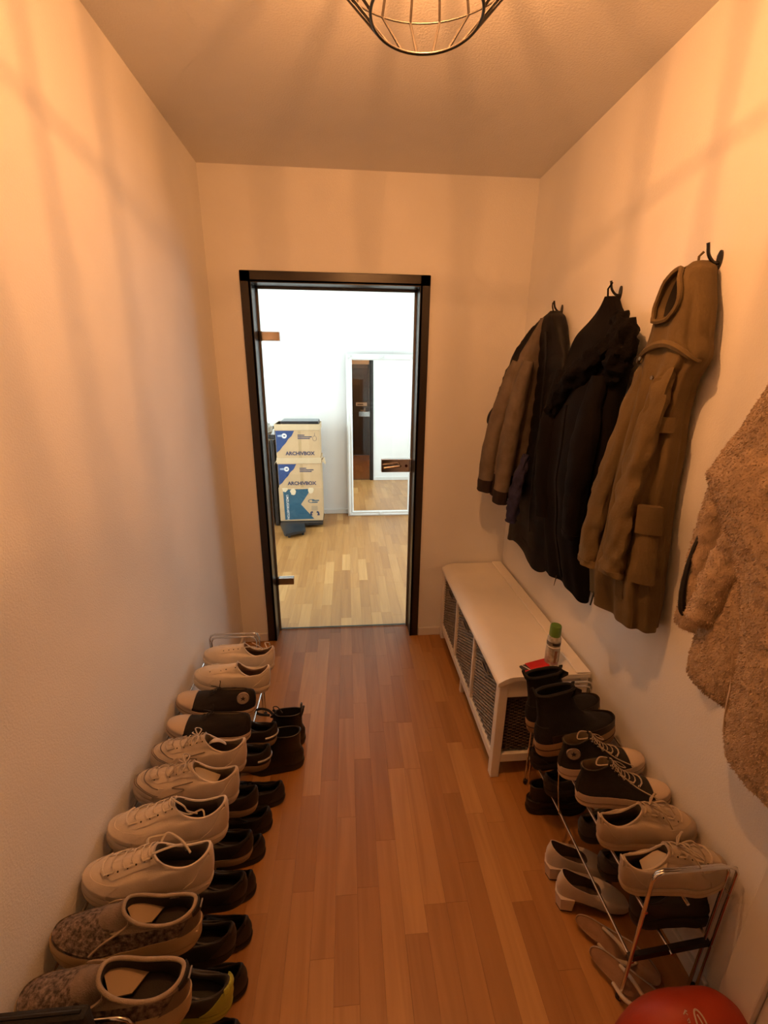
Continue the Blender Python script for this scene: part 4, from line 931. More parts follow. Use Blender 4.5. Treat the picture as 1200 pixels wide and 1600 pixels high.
def strip_on(pt, pts, wd, m, parent, name, off=.004):
    """a flat strip lying on the cloth along (theta,z) points"""
    b = MB(); b.sm = True; rows = []
    for i, (th, z) in enumerate(pts):
        p = pt(th, z); e = .04; nn = (pt(th+e, z)-pt(th-e, z)).cross(Vector((0, 0, 1))).normalized()
        if nn.x > 0: nn = -nn
        tg = (pt(th+e, z)-pt(th-e, z)).normalized(); p = p+nn*off
        rows.append([p-tg*wd/2, p+tg*wd/2, p+tg*wd/2-nn*(off+.002), p-tg*wd/2-nn*(off+.002)])
    b.grid(rows, True); b.cap(rows[0]); b.cap(rows[-1]); return b.build(name, m, parent)
def panel_on(pt, th0, th1, z0, z1, m, parent, name, off=.006, nu=8, nz=8, swell=.003):
    b = MB(); b.sm = True; top = []; low = []
    for i in range(nz+1):
        r0 = []; r1 = []
        for j in range(nu+1):
            u, v = j/nu, i/nz; th = th0+(th1-th0)*u; z = z0+(z1-z0)*v; p = pt(th, z); e = .04
            nn = (pt(th+e, z)-pt(th-e, z)).cross(Vector((0, 0, 1))).normalized()
            if nn.x > 0: nn = -nn
            r0.append(p+nn*(off+swell*math.sin(PI*u)*math.sin(PI*v))); r1.append(p-nn*.003)
        top.append(r0); low.append(r1)
    b.grid(top); b.grid([top[0], low[0]]); b.grid([top[-1], low[-1]]); b.grid([[r[0] for r in top], [r[0] for r in low]]); b.grid([[r[-1] for r in top], [r[-1] for r in low]])
    return b.build(name, m, parent, True)

# A) long black quilted puffer on the first hook
M_PUFF = mat('black_nylon', (.0065, .005, .005), .6, .3, 6, .15, 60, spec=.25)
ca = thing('puffer_coat', 'long black quilted puffer coat on the hook nearest the doorway', 'coat')
rowsA = [(1.868, 2.02, .012, .05), (1.84, 2.01, .075, .075), (1.80, 2.00, .10, .08), (1.70, 2.00, .14, .07), (1.6, 2.0, .16, .065), (1.5, 2.0, .165, .06), (1.4, 2.0, .18, .06), (1.2, 2.0, .20, .065), (1.0, 2.0, .22, .065), (.9, 2.0, .235, .065), (.8, 2.0, .24, .07), (.745, 2.0, .24, .075)]
qA = lambda th, z, q: .007*(abs(math.sin(PI*(z+.03*math.sin(th*2))/.072))**.6-.5)*min(1, q*6)
o, ptA = loft('body', rowsA, ca, M_PUFF, folds=((3, .010, .3), (6, .004, .5)), extra=qA, nz=130, seed=1, hemwave=.02)
strip_on(ptA, [(-.25, 1.78-.1*i) for i in range(10)], .012, M_BLACKPL, ca, 'zipper', .006)
MB().tube([(XW-.045, 2.015, 1.900), (XW-.05, 2.005, 1.885), (XW-.045, 2.0, 1.862)], .003, 6).build('hanging_loop', M_PUFF, ca, True)
sleeve('sleeve', [(.872, 2.05, 1.825), (.826, 2.10, 1.735), (.778, 2.135, 1.60), (.760, 2.15, 1.50), (.765, 2.16, 1.42)], [.018, .030, .030, .026, .016], ca, M_PUFF, seed=61, wr=.008)
rebase(ca, (XR, 2.0, .745))
# A2) grey quilted jacket with brown ribbed cuffs over it
M_GREY = mat('grey_quilted_cotton', (.175, .135, .098), .9, .3, 14, .5, 60)
M_RIB = mat('brown_ribbing', (.026, .014, .010), .9, .25, 200, .4, 400, stretch=(1, 1, .05))
cg = thing('quilted_jacket', 'grey-brown quilted jacket with dark brown ribbed cuffs hanging over the puffer coat', 'jacket')
rowsG = [(1.84, 2.03, .020, .085), (1.78, 2.06, .035, .105), (1.7, 2.09, .05, .14), (1.6, 2.11, .06, .178), (1.5, 2.13, .065, .195), (1.4, 2.15, .08, .20), (1.3, 2.16, .085, .205), (1.2, 2.17, .085, .21), (1.12, 2.17, .085, .21)]
def dia(th, z, q):
    a = (th*.16+z)/.055; b_ = (th*.16-z)/.055
    return .003*(min(abs(math.sin(PI*a/2)), abs(math.sin(PI*b_/2)))-.4)*min(1, q*4)
o, ptG = loft('body', rowsG, cg, M_GREY, folds=((3, .008, .4), (5, .004, .2)), extra=dia, seed=4, nz=90)
sleeve('sleeve', [(.80, 2.10, 1.66), (.755, 2.14, 1.45), (.725, 2.17, 1.22), (.715, 2.185, 1.02)], [.035, .052, .052, .046], cg, M_GREY, seed=2, cuff=M_RIB, cuff_len=.085, cuff_r=1.02)
sleeve('sleeve', [(.815, 2.02, 1.66), (.785, 2.04, 1.45), (.770, 2.06, 1.20), (.762, 2.075, .985)], [.032, .048, .050, .044], cg, M_GREY, seed=7, cuff=M_RIB, cuff_len=.095, cuff_r=1.02)
o2, p2 = loft('rib_hem', [(1.135, 2.17, .083, .205), (1.06, 2.17, .080, .200), (1.0, 2.17, .078, .195)], cg, M_RIB, nz=10, folds=((22, .0015, 0),))
MB().tube(spline([(.735, 2.14, 1.47), (.705, 2.16, 1.42), (.700, 2.17, 1.38), (.712, 2.17, 1.36)], 6), .006, 6).build('toggle_cord', M_BLACKPL, cg, True)
rebase(cg, (XR, 2.1, .98))
# blue scarf stuffed between the garments
sc = thing('blue_scarf', 'blue scarf end peeking out under the grey quilted jacket', 'scarf')
sleeve('scarf_fold', [(.850, 2.0, 1.24), (.825, 2.01, 1.12), (.815, 2.02, 1.0), (.815, 2.03, .90)], [.018, .032, .036, .030], sc, mat('blue_wool', (.035, .032, .085), .95, .3, 40, .5, 200), seed=11, wr=.010)
rebase(sc, (XR, 2.0, .90))

# B) black hooded parka on the second hook
M_BLKC = mat('black_cotton', (.0065, .0045, .004), .9, .35, 5, .25, 120, spec=.15)
M_FURB = mat('black_fur_trim', (.006, .0045, .004), .95, .4, 60, .8, 90, spec=.1)
cb = thing('hooded_parka', 'long black hooded parka with ruffled hem on the middle coat hook', 'coat')
rowsB = [(1.862, 1.59, .012, .05), (1.84, 1.59, .035, .055), (1.80, 1.59, .085, .06), (1.75, 1.59, .155, .08), (1.70, 1.59, .192, .085), (1.65, 1.59, .195, .10), (1.6, 1.59, .192, .12), (1.5, 1.59, .188, .14), (1.4, 1.59, .188, .14), (1.3, 1.59, .185, .14), (1.2, 1.59, .178, .14), (1.1, 1.59, .172, .125), (1.0, 1.59, .162, .12), (.92, 1.59, .16, .10), (.86, 1.59, .16, .09), (.80, 1.59, .16, .075), (.775, 1.59, .16, .07)]
o, ptB = loft('body', rowsB, cb, M_BLKC, folds=((4, .009, .25), (9, .005, .4)), seed=2.5, hemwave=.012, nz=90)
hood_path = [ptB(-1.35, 1.72)+Vector((-.01, -.005, 0)), ptB(-.9, 1.70)+Vector((-.02, -.01, 0)), ptB(-.4, 1.64)+Vector((-.02, 0, 0)), ptB(.1, 1.56)+Vector((-.012, 0, 0)), ptB(.55, 1.47)+Vector((-.006, 0, 0)), ptB(.85, 1.40)]
sleeve('hood_roll', hood_path, [.026, .040, .044, .036, .026, .014], cb, M_FURB, seed=21, wr=.012, flat=.9)
sleeve('hood', [ptB(-1.2, 1.79)+Vector((-.008, 0, .0)), ptB(-1.25, 1.72)+Vector((-.025, -.02, 0)), ptB(-1.2, 1.64)+Vector((-.015, -.01, 0)), ptB(-1.1, 1.58)], [.018, .048, .046, .016], cb, M_FURB, seed=25, wr=.014)
sleeve('sleeve', [ptB(.75, 1.62), ptB(.8, 1.4)+Vector((-.004, 0, 0)), ptB(.8, 1.2)+Vector((-.004, 0, 0)), ptB(.75, 1.04)], [.03, .050, .046, .040], cb, M_BLKC, seed=31, cuff=M_BLKC, cuff_len=.04)
sleeve('sleeve', [ptB(-.75, 1.6), ptB(-.8, 1.4)+Vector((-.004, 0, 0)), ptB(-.8, 1.2)+Vector((-.004, 0, 0)), ptB(-.75, 1.03)], [.03, .050, .046, .040], cb, M_BLKC, seed=33, cuff=M_BLKC, cuff_len=.04)
strip_on(ptB, [(.0, 1.50-.07*i) for i in range(11)], .030, M_BLKC, cb, 'zip_placket', .006)
MB().tube([(XW-.035, 1.585, 1.905), (XW-.045, 1.59, 1.885), (XW-.040, 1.592, 1.858)], .003, 6).build('hanging_loop', M_BLKC, cb, True)
MB().tube([ptB(.2, .79)+Vector((0, 0, -.0)), ptB(.2, .79)+Vector((-.004, .004, -.05))], [.003, .001], 5).build('drawcord', M_BLACKPL, cb, True)
rebase(cb, (XR, 1.59, .775))

# C) olive parka
M_OLIVE = mat('olive_cotton', (.150, .102, .044), .88, .22, 10, .35, 140, spec=.25)
cc = thing('olive_parka', 'olive cotton parka with open hood and flap pocket on a wall hook', 'coat')
rowsC = [(1.885, 1.195, .016, .05), (1.865, 1.19, .040, .080), (1.84, 1.19, .052, .098), (1.78, 1.19, .078, .102), (1.70, 1.19, .092, .105), (1.65, 1.19, .105, .108), (1.6, 1.19, .075, .115), (1.5, 1.19, .066, .128), (1.4, 1.19, .08, .130), (1.3, 1.19, .085, .140), (1.2, 1.19, .10, .140), (1.1, 1.19, .118, .142), (1.0, 1.19, .135, .145), (.95, 1.19, .138, .135), (.885, 1.19, .138, .125)]
def hoodhole(th, z, q):
    u = (th+PI) % (2*PI)-PI; du = (u-.10)/.62; dz = (z-1.805)/.062
    r = du*du+dz*dz
    return -.080*max(0, 1-r)**.6 if r < 1 else (.006*max(0, 1-(r-1)*2.5))
o, ptC = loft('body', rowsC, cc, M_OLIVE, folds=((7, .010, .2), (13, .005, .25)), extra=hoodhole, seed=5.2, nz=120, n=120)
rim = [ptC(.10+.62*math.cos(a)*1.02, 1.805+.063*math.sin(a))+Vector((-.003, 0, 0)) for a in [2*PI*i/30 for i in range(30)]]
MB().tube(rim, .0065, 6, True).build('hood_rim', M_OLIVE, cc, True)
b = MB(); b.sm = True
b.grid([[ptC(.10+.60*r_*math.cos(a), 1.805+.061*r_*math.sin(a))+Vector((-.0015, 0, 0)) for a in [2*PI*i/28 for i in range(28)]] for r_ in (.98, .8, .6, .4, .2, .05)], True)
b.build('hood_shade', mat('hood_shade_brown', (.022, .014, .008), .9, .3, 20), cc, True)  # dark patch over the opening, shade inside the hood put into colour
def smooth_pt(rows, o):
    def f(th, z):
        y0, w, d = rowint(rows, z); c, s_ = math.cos(th), math.sin(th)
        return Vector((XW-d/2-(d/2+o)*sgnpow(c, .85), y0+(w+o)*sgnpow(s_, .85), z))
    return f
ptCs = smooth_pt(rowsC, .006)
# hood edge falling over the shoulder: a rolled hem below the hood
MB().tube([ptCs(-1.5+2.6*i/26, 1.640+.045*math.sin(i/26*PI)**2)+Vector((-.002, 0, 0)) for i in range(27)], [.004+.006*math.sin(PI*i/26) for i in range(27)], 6).build('hood_seam', M_OLIVE, cc, True)
sleeve('sleeve', [(.868, 1.245, 1.68), (.842, 1.262, 1.54), (.818, 1.280, 1.34), (.803, 1.292, 1.16), (.800, 1.294, 1.00)], [.018, .032, .040, .044, .042], cc, M_OLIVE, seed=41, wr=.010, flat=.62, cuff=M_OLIVE, cuff_len=.030, cuff_r=1.05)
sleeve('sleeve', [(.862, 1.150, 1.68), (.832, 1.150, 1.54), (.806, 1.150, 1.34), (.790, 1.148, 1.16), (.785, 1.142, 1.035)], [.018, .034, .042, .043, .040], cc, M_OLIVE, seed=44, wr=.010, flat=.62, cuff=M_OLIVE, cuff_len=.030, cuff_r=1.05)
pk_ = panel_on(ptCs, -1.45, -.85, 1.235, 1.04, M_OLIVE, cc, 'pocket', .010, 8, 10, .008)
panel_on(ptCs, -1.47, -.82, 1.262, 1.185, M_OLIVE, pk_, 'pocket_flap', .020, 8, 5, .004)
panel_on(ptCs, -1.45, -.9, 1.50, 1.46, M_OLIVE, cc, 'chest_flap', .008, 6, 4, .003)
strip_on(ptC, [(-.5, 1.60-.07*i) for i in range(10)], .026, M_OLIVE, cc, 'placket', .005)
for z in (1.60, 1.65):
    p = ptC(.35 if z > 1.62 else -.3, z); MB().lathe([(0, -.003), (.005, -.003), (.0055, 0), (.0045, .002), (0, .002)], tuple(p+Vector((-.012, 0, 0))), 12, 'x').build('snap_button', mat('dark_brass', (.20, .14, .07), .4, metal=.6), cc, True)
MB().tube([ptC(.6, .90), ptC(.6, .90)+Vector((-.002, .006, -.05))], .0028, 5).build('drawcord', M_BLACKPL, cc, True)
MB().tube([ptC(.7, .90), ptC(.7, .90)+Vector((-.002, .004, -.045))], .0028, 5).build('drawcord', M_BLACKPL, cc, True)
MB().tube([(XW-.035, 1.185, 1.905), (XW-.042, 1.19, 1.895), (XW-.038, 1.192, 1.872)], .003, 6).build('hanging_loop', M_OLIVE, cc, True)
rebase(cc, (XR, 1.19, .885))

# D) beige teddy coat
M_TED = mat('beige_teddy', (.44, .315, .195), .95, .18, 30, .8, 90, sheen=.15)
M_TEDIN = mat('teddy_lining', (.015, .012, .010), .8, .2, 30)
cdt = thing('teddy_coat', 'fluffy beige teddy coat hanging beside the olive parka', 'coat')
XW_ = XW; XW = XR-.026
cur = lambda th, z, q: .0035*noise.noise(Vector((math.cos(th)*11, math.sin(th)*11, z*40)))+.002*noise.noise(Vector((math.cos(th)*30, math.sin(th)*30, z*110)))
rowsD = [(1.86, .78, .015, .04), (1.80, .77, .05, .07), (1.7, .75, .078, .125), (1.6, .74, .066, .155), (1.5, .74, .112, .158), (1.45, .74, .146, .158), (1.4, .74, .160, .154), (1.3, .73, .115, .145), (1.2, .73, .092, .142), (1.1, .735, .086, .148), (1.0, .74, .083, .156), (.955, .74, .078, .154), (.935, .74, .070, .138)]
o1, ptD = loft('body', rowsD, cdt, M_TED, folds=((3, .004, .3),), extra=cur, seed=9, nz=130, n=120)
rowsD2 = [(1.52, .70, .02, .15), (1.47, .735, .10, .160), (1.42, .752, .128, .176), (1.40, .752, .130, .180), (1.35, .716, .130, .182), (1.3, .667, .130, .184), (1.25, .630, .130, .186), (1.2, .602, .130, .188), (1.1, .575, .130, .190), (1.0, .568, .130, .190), (.95, .566, .130, .188), (.90, .560, .128, .184), (.875, .555, .125, .180)]
o2, ptD2 = loft('front_panel', rowsD2, cdt, M_TED, folds=((2, .004, .4),), extra=cur, seed=13, nz=130, n=120)
strip_on(ptD2, [(.75, 1.16-.035*i) for i in range(8)], .006, M_TED, cdt, 'front_seam', .004)
o3 = sleeve('sleeve', [(.872, .900, 1.42), (.866, .905, 1.34), (.860, .902, 1.24), (.856, .900, 1.13), (.852, .897, 1.005)], [.030, .036, .040, .040, .034], cdt, M_TED, seed=51, wr=.005, n=34, flat=.95, cuff=M_TEDIN, cuff_len=.010, cuff_r=.93)
o4 = sleeve('sleeve', [(.812, .770, 1.36), (.802, .778, 1.27), (.792, .787, 1.18), (.782, .797, 1.085)], [.028, .036, .040, .035], cdt, M_TED, seed=55, wr=.005, n=34, flat=.95, cuff=M_TEDIN, cuff_len=.010, cuff_r=.93)
MB().tube(spline([(.826, .906, 1.25), (.815, .905, 1.18), (.811, .900, 1.11), (.818, .897, 1.06), (.824, .895, 1.04)], 6), [.0035, .004, .004, .005, .005, .005, .005, .006, .006, .006, .007, .007, .007, .008, .008, .008, .009, .009, .009, .009, .008, .007, .006, .005, .004], 6, flat=1).build('sleeve_zip', M_TEDIN, o3, True)
MB().tube(spline([(.872, .800, 1.66), (.845, .818, 1.70), (.835, .825, 1.68), (.840, .822, 1.62), (.855, .812, 1.60)], 6), .007, 6).build('collar_loop', M_TED, cdt, True)
XW = XW_
# pile: short tufts over body, panel and sleeves
rf = random.Random(5); tb = MB()
V, F = [], []
for o in (o1, o2, o3, o4):
    me = o.data; areas = [p.area for p in me.polygons]
    for p in me.polygons:
        c = p.center
        if c.x > XR-.034 or c.y < .48: continue
        k = p.area/1.0e-5; k = int(k)+(1 if rf.random() < k % 1 else 0)
        vs_ = [me.vertices[i].co for i in p.vertices]
        for _ in range(min(k, 6)):
            u, v = rf.random(), rf.random()
            q = vs_[0].lerp(vs_[1], u).lerp(vs_[-1].lerp(vs_[2 if len(vs_) > 3 else -1], u), v)
            d = (p.normal+Vector((rf.gauss(0, .4), rf.gauss(0, .4), -.25+rf.gauss(0, .4)))).normalized()
            L = rf.uniform(.0030, .0058); sd = d.cross(Vector((rf.gauss(0, 1), rf.gauss(0, 1), rf.gauss(0, 1)))).normalized()*.0010
            b0 = len(V); q = q-p.normal*.001
            V += [q-sd, q+sd, q+d*L*.6+sd*.7+Vector((0, 0, -.001)), q+d*L+Vector((0, 0, -.002))]; F += [(b0, b0+1, b0+2), (b0, b0+2, b0+3)]
me = bpy.data.meshes.new('pile'); me.from_pydata([tuple(v) for v in V], [], F); me.materials.append(M_TED); me.update()
o = bpy.data.objects.new('pile', me); COL.objects.link(o); o.parent = cdt; o['kind'] = 'stuff'
rebase(cdt, (XR, .74, .875))

# ------------------------------------------------------------------ red bag with white print in the near right corner
rb = thing('red_bag', 'red fabric bag with white oval logo at the foot of the right shoe rack', 'bag', (.795, .560, 0))
a_, b_, h_, e_ = .175, .085, .205, 2.3
def hgt(x, y): return h_*max(0, 1-(abs(x)/a_)**e_-(abs(y)/b_)**e_)**(1/e_)
b = MB(); b.sm = True; n = 56; rows = []
for i in range(19):
    f = i/18*PI/2; row = []
    for j in range(n):
        t = 2*PI*j/n; r = sgnpow(math.cos(f), 2/e_)
        x = a_*r*sgnpow(math.cos(t), 2/e_); y = b_*r*sgnpow(math.sin(t), 2/e_); z = h_*sgnpow(math.sin(f), 2/e_)
        dn = 1+.03*noise.noise(Vector((x*16, y*16, z*9)))
        row.append((x*dn, y*dn, max(0, z*dn)))
    rows.append(row)
b.grid(rows, True); b.cap(rows[0]); b.build('bag_body', mat('red_nylon', (.42, .040, .008), .55, .2, 8, .15, 200), rb)
def onbag(pts, nm, r=.0016, closed=False):
    P = [Vector((x, y, hgt(x, y)*(1+.03*noise.noise(Vector((x*16, y*16, hgt(x, y)*9))))+.0006)) for x, y in pts]
    MB().tube(P, r, 5, closed).build(nm, mat('white_print', (.55, .42, .30), .7), rb, True)
def rot2(x, y, a): return (x*math.cos(a)-y*math.sin(a), x*math.sin(a)+y*math.cos(a))
LC = (-.012, -.030)
onbag([(LC[0]+.011*math.cos(a), LC[1]+.026*math.sin(a)) for a in [2*PI*i/28 for i in range(28)]], 'logo_ring', .0020, True)
onbag([(LC[0]+.002*math.sin(i*.5), LC[1]-.018+.036*i/8) for i in range(9)], 'logo_bar', .0018)
onbag([(LC[0]-.030, LC[1]+.022), (LC[0]-.022, LC[1]+.028)], 'letter_k_stem', .0012); onbag([(LC[0]-.022, LC[1]+.020), (LC[0]-.026, LC[1]+.025), (LC[0]-.020, LC[1]+.026)], 'letter_k_arm', .0012)
for k in range(5):
    y = LC[1]+.012-k*.009
    onbag([(LC[0]-.028, y), (LC[0]-.023, y+.003), (LC[0]-.024, y-.003), (LC[0]-.028, y-.002)], 'small_letter', .0010)
# ------------------------------------------------------------------ things in the bright room beyond the glass door
mr = thing('floor_mirror', 'tall mirror in a white carved frame leaning on the far wall', 'mirror', (.378, 4.905, 0), (math.radians(-1.6), 0, 0))
MW, MH, FWd = .755, 1.79, .062
M_MF = mat('white_carved_wood', (.82, .82, .80), .4, .05, 10, .08, 40)
def bar(p0, p1, q1, q0, nm):
    """mitred profile bar: outer edge p0-p1, inner edge q0-q1 (x,z)"""
    prof = [(0, 0.0), (.0, -.018), (.25, -.030), (.55, -.024), (.8, -.032), (1, -.016), (1, 0)]
    rows = []
    for t, d in prof:
        rows.append([(p0[0]+(q0[0]-p0[0])*t, d, p0[1]+(q0[1]-p0[1])*t), (p1[0]+(q1[0]-p1[0])*t, d, p1[1]+(q1[1]-p1[1])*t)])
    MB().grid(rows).build(nm, M_MF, mr)
o4_ = [(-MW/2, 0), (MW/2, 0), (MW/2, MH), (-MW/2, MH)]; i4 = [(-MW/2+FWd, FWd), (MW/2-FWd, FWd), (MW/2-FWd, MH-FWd), (-MW/2+FWd, MH-FWd)]
for k in range(4): bar(o4_[k], o4_[(k+1) % 4], i4[(k+1) % 4], i4[k], 'frame_bar')
MB().box(-MW/2+FWd-.004, MW/2-FWd+.004, -.012, -.008, FWd-.004, MH-FWd+.004).build('mirror_glass', M_MIRROR, mr)
MB().box(-MW/2+.01, MW/2-.01, -.006, .0, .01, MH-.01).build('backing', mat('mirror_back', (.2, .13, .08), .8), mr)
for (x, z) in [(-MW/2+.03, MH-.03), (MW/2-.03, MH-.03), (-MW/2+.03, .03), (MW/2-.03, .03), (0, MH-.031), (0, .031)]:
    b = MB(); b.sm = True
    for k in range(7):
        a = 2*PI*k/7; b.tube(spline([(x, -.030, z), (x+.010*math.cos(a), -.036, z+.010*math.sin(a)), (x+.024*math.cos(a+.5), -.030, z+.022*math.sin(a+.5))], 4), [.004]*7+[.003, .0015], 5)
    b.build('carved_rosette', M_MF, mr, True)

M_CARD = mat('cardboard', (.60, .40, .215), .85, .10, 6, .1, 120)
M_CARD2 = mat('cardboard_pale', (.64, .47, .28), .85, .10, 6, .1, 120)
M_TAPE = mat('packing_tape', (.50, .33, .16), .35, .1, 20)
M_BLUE = mat('blue_print', (.022, .058, .19), .7, .12, 20); M_TEAL = mat('petrol_print', (.028, .105, .165), .7, .15, 20); M_INK = mat('ink_print', (.04, .045, .10), .8)
BXX0, BXX1, BYF, BYB = -.728, -.275, 4.57, 4.86
zb0 = .060
rot_text = Matrix.Rotation(PI/2, 4, 'X')
def front(a, c, o): return (a, -o, c)
def prt(poly, nm, m, par, o=.0006): return MB().prism(poly, lambda a, c: (a, .001, c), lambda a, c: (a, -o, c)).build(nm, m, par)
def archive_box(label, z0, H, dx=0.0, flaps=False):
    W = BXX1-BXX0; r = thing('archive_box', label, 'box', ((BXX0+BXX1)/2+dx, BYF, z0), group='archive boxes on the hand truck')
    MB().box(-W/2+.004, W/2-.004, 0, BYB-BYF, 0, H-.0, .004).build('carton', M_CARD, r)
    lid = MB().box(-W/2-.004, W/2+.004, -.005, BYB-BYF+.005, H-.062, H, .003).build('lid', M_CARD2, r)
    top = H-.066
    P = [(-W/2+.006, top), (-W/2+.195, top), (-W/2+.165, top-.055), (-W/2+.13, top-.085), (-W/2+.105, top-.125), (-W/2+.07, top-.160), (-W/2+.04, top-.20), (-W/2+.006, top-.225)]
    prt(P, 'blue_corner_print', M_BLUE, r)
    prt([(-W/2+.092+.026*math.cos(a), top-.052+.026*math.sin(a)) for a in [2*PI*i/18 for i in range(18)]], 'round_logo', M_WHITE, r, .0012)
    prt([(-W/2+.025, top-.044), (-W/2+.07, top-.040), (-W/2+.07, top-.062), (-W/2+.025, top-.060)], 'logo_word', mat('logo_pale_blue', (.35, .42, .55), .7), r, .0012)
    prt([(-W/2+.084, top-.046), (-W/2+.104, top-.046), (-W/2+.104, top-.058), (-W/2+.084, top-.058)], 'logo_mark', M_BLUE, r, .0018)
    text_part('ARCHIVBOX', .052, M_INK, r, Matrix.Translation((.018, -.0012, .045)) @ rot_text, 'lettering', .0016)
    for k, wd in enumerate((.07, .145, .125)):
        prt([(.0, top-.040-k*.017), (wd, top-.040-k*.017), (wd, top-.050-k*.017), (.0, top-.050-k*.017)], 'small_print', M_INK, r)
    prt([(.005, 0), (.035, 0), (.035, top), (.005, top)], 'tape', M_TAPE, r, .0003)
    if flaps:
        MB().prism([(W/2+.004, H-.03), (W/2+.045, H-.072), (W/2+.028, H-.004)], lambda a, c: (a, .0, c), lambda a, c: (a, .10, c)).build('torn_flap', M_CARD2, r)
        MB().prism([(-W/2-.004, H-.02), (-W/2-.035, H-.075), (-W/2-.004, H-.035)], lambda a, c: (a, .0, c), lambda a, c: (a, .08, c)).build('torn_flap', M_CARD2, r)
    else:
        MB().tube([(.172+.020*math.cos(a), -.0008, top-.078+.026*math.sin(a)) for a in [2*PI*i/20 for i in range(20)]], .0012, 4, True).build('hand_symbol', M_INK, r)
        MB().tube([(.172, -.0008, top-.055), (.176, -.0008, top-.020)], .0012, 4).build('hand_symbol', M_INK, r)
    return r
H3 = .372; H2 = .318; H1 = .345
W = BXX1-BXX0
mb = thing('moving_box', 'cardboard moving box with petrol blue print at the bottom of the stack', 'box', ((BXX0+BXX1)/2-.002, BYF-.004, zb0))
MB().box(-W/2, W/2, 0, BYB-BYF+.01, 0, H3, .004).build('carton', M_CARD, mb)
prt([(-W/2+.045, H3-.02), (.085, H3-.015), (.085, H3-.06), (.0, H3-.185), (.135, .022), (-W/2+.05, .015)], 'petrol_print', M_TEAL, mb)
text_part('UMZUGSKARTON', .034, M_WHITE, mb, Matrix.Translation((-W/2+.085, -.0014, H3/2-.03)) @ rot_text @ Matrix.Rotation(-PI/2, 4, 'Z'), 'lettering', .0004)
MB().tube([(.115+.035*math.cos(a), -.0008, H3-.150+.018*math.sin(a)) for a in [2*PI*i/22*.9 for i in range(23)]], .0035, 5).build('oval_logo', M_TEAL, mb)
for k, wd in enumerate((.075, .06)): prt([(.118, H3-.138-k*.020), (.118+wd, H3-.138-k*.020), (.118+wd, H3-.150-k*.020), (.118, H3-.150-k*.020)], 'logo_word', M_TEAL, mb)
prt([(.110, H3-.205), (.175, H3-.205), (.175, H3-.255), (.110, H3-.255)], 'carried_box_symbol', mat('faint_print', (.42, .30, .18), .8), mb)
for sgn, xx in ((1, .098), (-1, .188)):
    prt([(xx, H3-.270), (xx+sgn*.022, H3-.262), (xx+sgn*.028, H3-.282), (xx+sgn*.012, H3-.285), (xx+sgn*.020, H3-.312), (xx-sgn*.008, H3-.312), (xx-sgn*.004, H3-.29)], 'figure_symbol', M_INK, mb)
for px, pz in ((-.16, H3-.012), (-.075, H3-.045), (.11, H3-.03)):
    pts = [(px+(.030+.012*noise.noise(Vector((a*1.3, px*9, 0))))*math.cos(a), pz+(.034+.016*noise.noise(Vector((a*1.7, px*7, 3))))*math.sin(a)) for a in [2*PI*i/16 for i in range(16)]]
    prt([(x, min(z, H3-.004)) for x, z in pts], 'torn_paper', mat('torn_paper', (.72, .58, .38), .9), mb, .0020)
archive_box('archive box with blue corner print in the middle of the stack, torn lid flaps', zb0+H3, H2, .0, True)
archive_box('archive box with blue corner print on top of the stack', zb0+H3+H2, H1, -.004)
tp = thing('black_tablet', 'flat black laptop-like slab lying on the topmost archive box', 'slab', (-.485, 4.70, zb0+H1+H2+H3))
MB().box(-.185, .195, -.12, .12, .0, .026, .005).build('slab_body', M_BLACKPL, tp)
MB().box(-.180, .190, -.115, .12, .026, .031, .002).build('grey_top', mat('grey_slab', (.22, .24, .25), .4), tp)

# hand truck under and behind the stack
ht = thing('hand_truck', 'black hand truck with toe plate under the box stack', 'hand truck', (-.50, 4.56, 0))
b = MB(); P = [(-.225, .28), (-.225, -.06), (-.145, -.36), (-.125, -.385), (.05, -.285), (.060, -.255), (.03, -.06), (.225, -.05), (.225, .28)]
b.prism(P, lambda a, c: (a, c, .030), lambda a, c: (a, c, .056)); b.build('toe_plate', mat('black_truck_plate', (.016, .017, .020), .35, .3, 20), ht)
for x, y in ((-.19, .25), (.19, .25), (-.10, -.33), (.03, -.26)): MB().lathe([(0, 0), (.013, 0), (.013, .031), (0, .031)], (x, y, 0), 12).build('foot', M_BLACKPL, ht, True)
MB().tube(spline([(-.275, .34, .02), (-.275, .34, .60), (-.275, .34, .99), (-.27, .33, 1.02), (.16, .33, 1.03), (.19, .34, .99), (.19, .34, .02)], 6), .012, 8).build('tube_frame', M_BLACKPL, ht, True)
MB().box(-.285, -.250, .02, .34, .005, .93, .004).build('side_guard', M_BLACKPL, ht)
hb = MB().box(-.400, -.235, .02, .06, .945, .985, .006).build('handle', M_BLACKPL, ht)
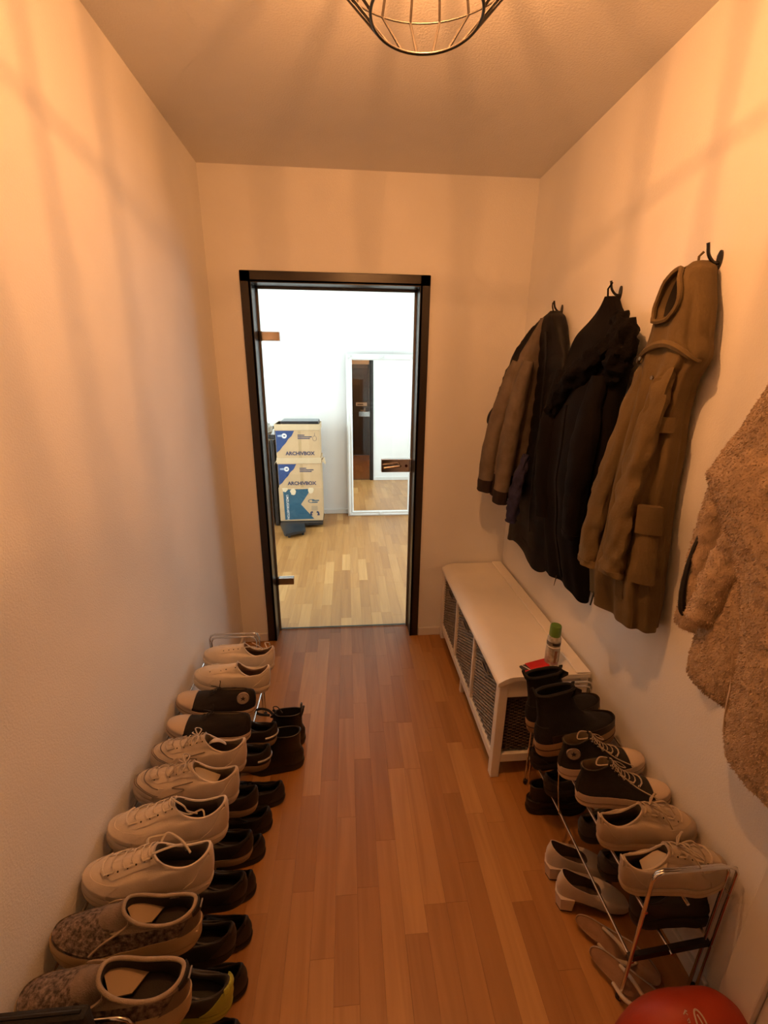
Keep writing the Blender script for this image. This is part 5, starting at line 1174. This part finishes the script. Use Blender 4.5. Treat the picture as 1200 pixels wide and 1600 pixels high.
MB().box(-.412, -.395, .022, .058, .947, .983, .004).build('handle_cap', M_CHROME, hb)
for x in (-.31, .17): MB().lathe([(0, -.02), (.07, -.02), (.08, -.012), (.08, .012), (.07, .02), (0, .02)], (x, .36, .08), 20, 'x').build('wheel', M_BLACKPL, ht, True)

# second stack, mostly hidden by the door frame
G5 = 'plain cartons beside the hand truck'
zz = 0
for k, (hh_, lab) in enumerate(((.165, 'plain brown carton on the floor left of the hand truck'), (.495, 'tall plain brown carton with faint print in the left stack'), (.255, 'pale brown carton on top of the left stack'))):
    c = thing('carton_box', lab, 'box', (-1.02, 4.60, zz), group=G5)
    MB().box(-.225, .205, 0, .36, 0, hh_-.003, .005).build('carton', M_CARD2 if k == 2 else M_CARD, c)
    prt([(-.01, 0), (.03, 0), (.03, hh_-.003), (-.01, hh_-.003)], 'tape', M_TAPE, c, .0005)
    if k == 1:
        for j in range(3): prt([(.165, .15+j*.09), (.178, .15+j*.09), (.178, .20+j*.09), (.165, .20+j*.09)], 'side_print', mat('grey_print', (.22, .16, .11), .8), c)
    zz += hh_
pf = thing('crumpled_plastic', 'crumpled white plastic wrap heaped on the left carton stack', 'plastic wrap', (-.925, 4.72, zz))
b = MB(); b.sm = False
bm_ = bmesh.new(); bmesh.ops.create_icosphere(bm_, subdivisions=4, radius=1)
for v in bm_.verts:
    n_ = .25*noise.noise(v.co*2.2)+.22*noise.noise(v.co*5.5); v.co = Vector((v.co.x*.135, v.co.y*.12, max(0, .095+v.co.z*.10)))*(1+n_)
    v.co.z = max(v.co.z, 0)
bm_.verts.index_update(); b.add([v.co.copy() for v in bm_.verts], [tuple(v.index for v in f.verts) for f in bm_.faces]); bm_.free()
b.build('wrap', mat('milky_plastic', (.62, .60, .56), .4, .2, 20, .4, 40), pf)
b = MB()
for k in range(5): b.tube(spline([(-.08+.04*k, -.10, .12), (-.05+.03*k, -.125, .05), (-.06+.04*k, -.13, .004)], 4), .006, 5)
b.build('wrap_folds', MATS['milky_plastic'], pf, True)
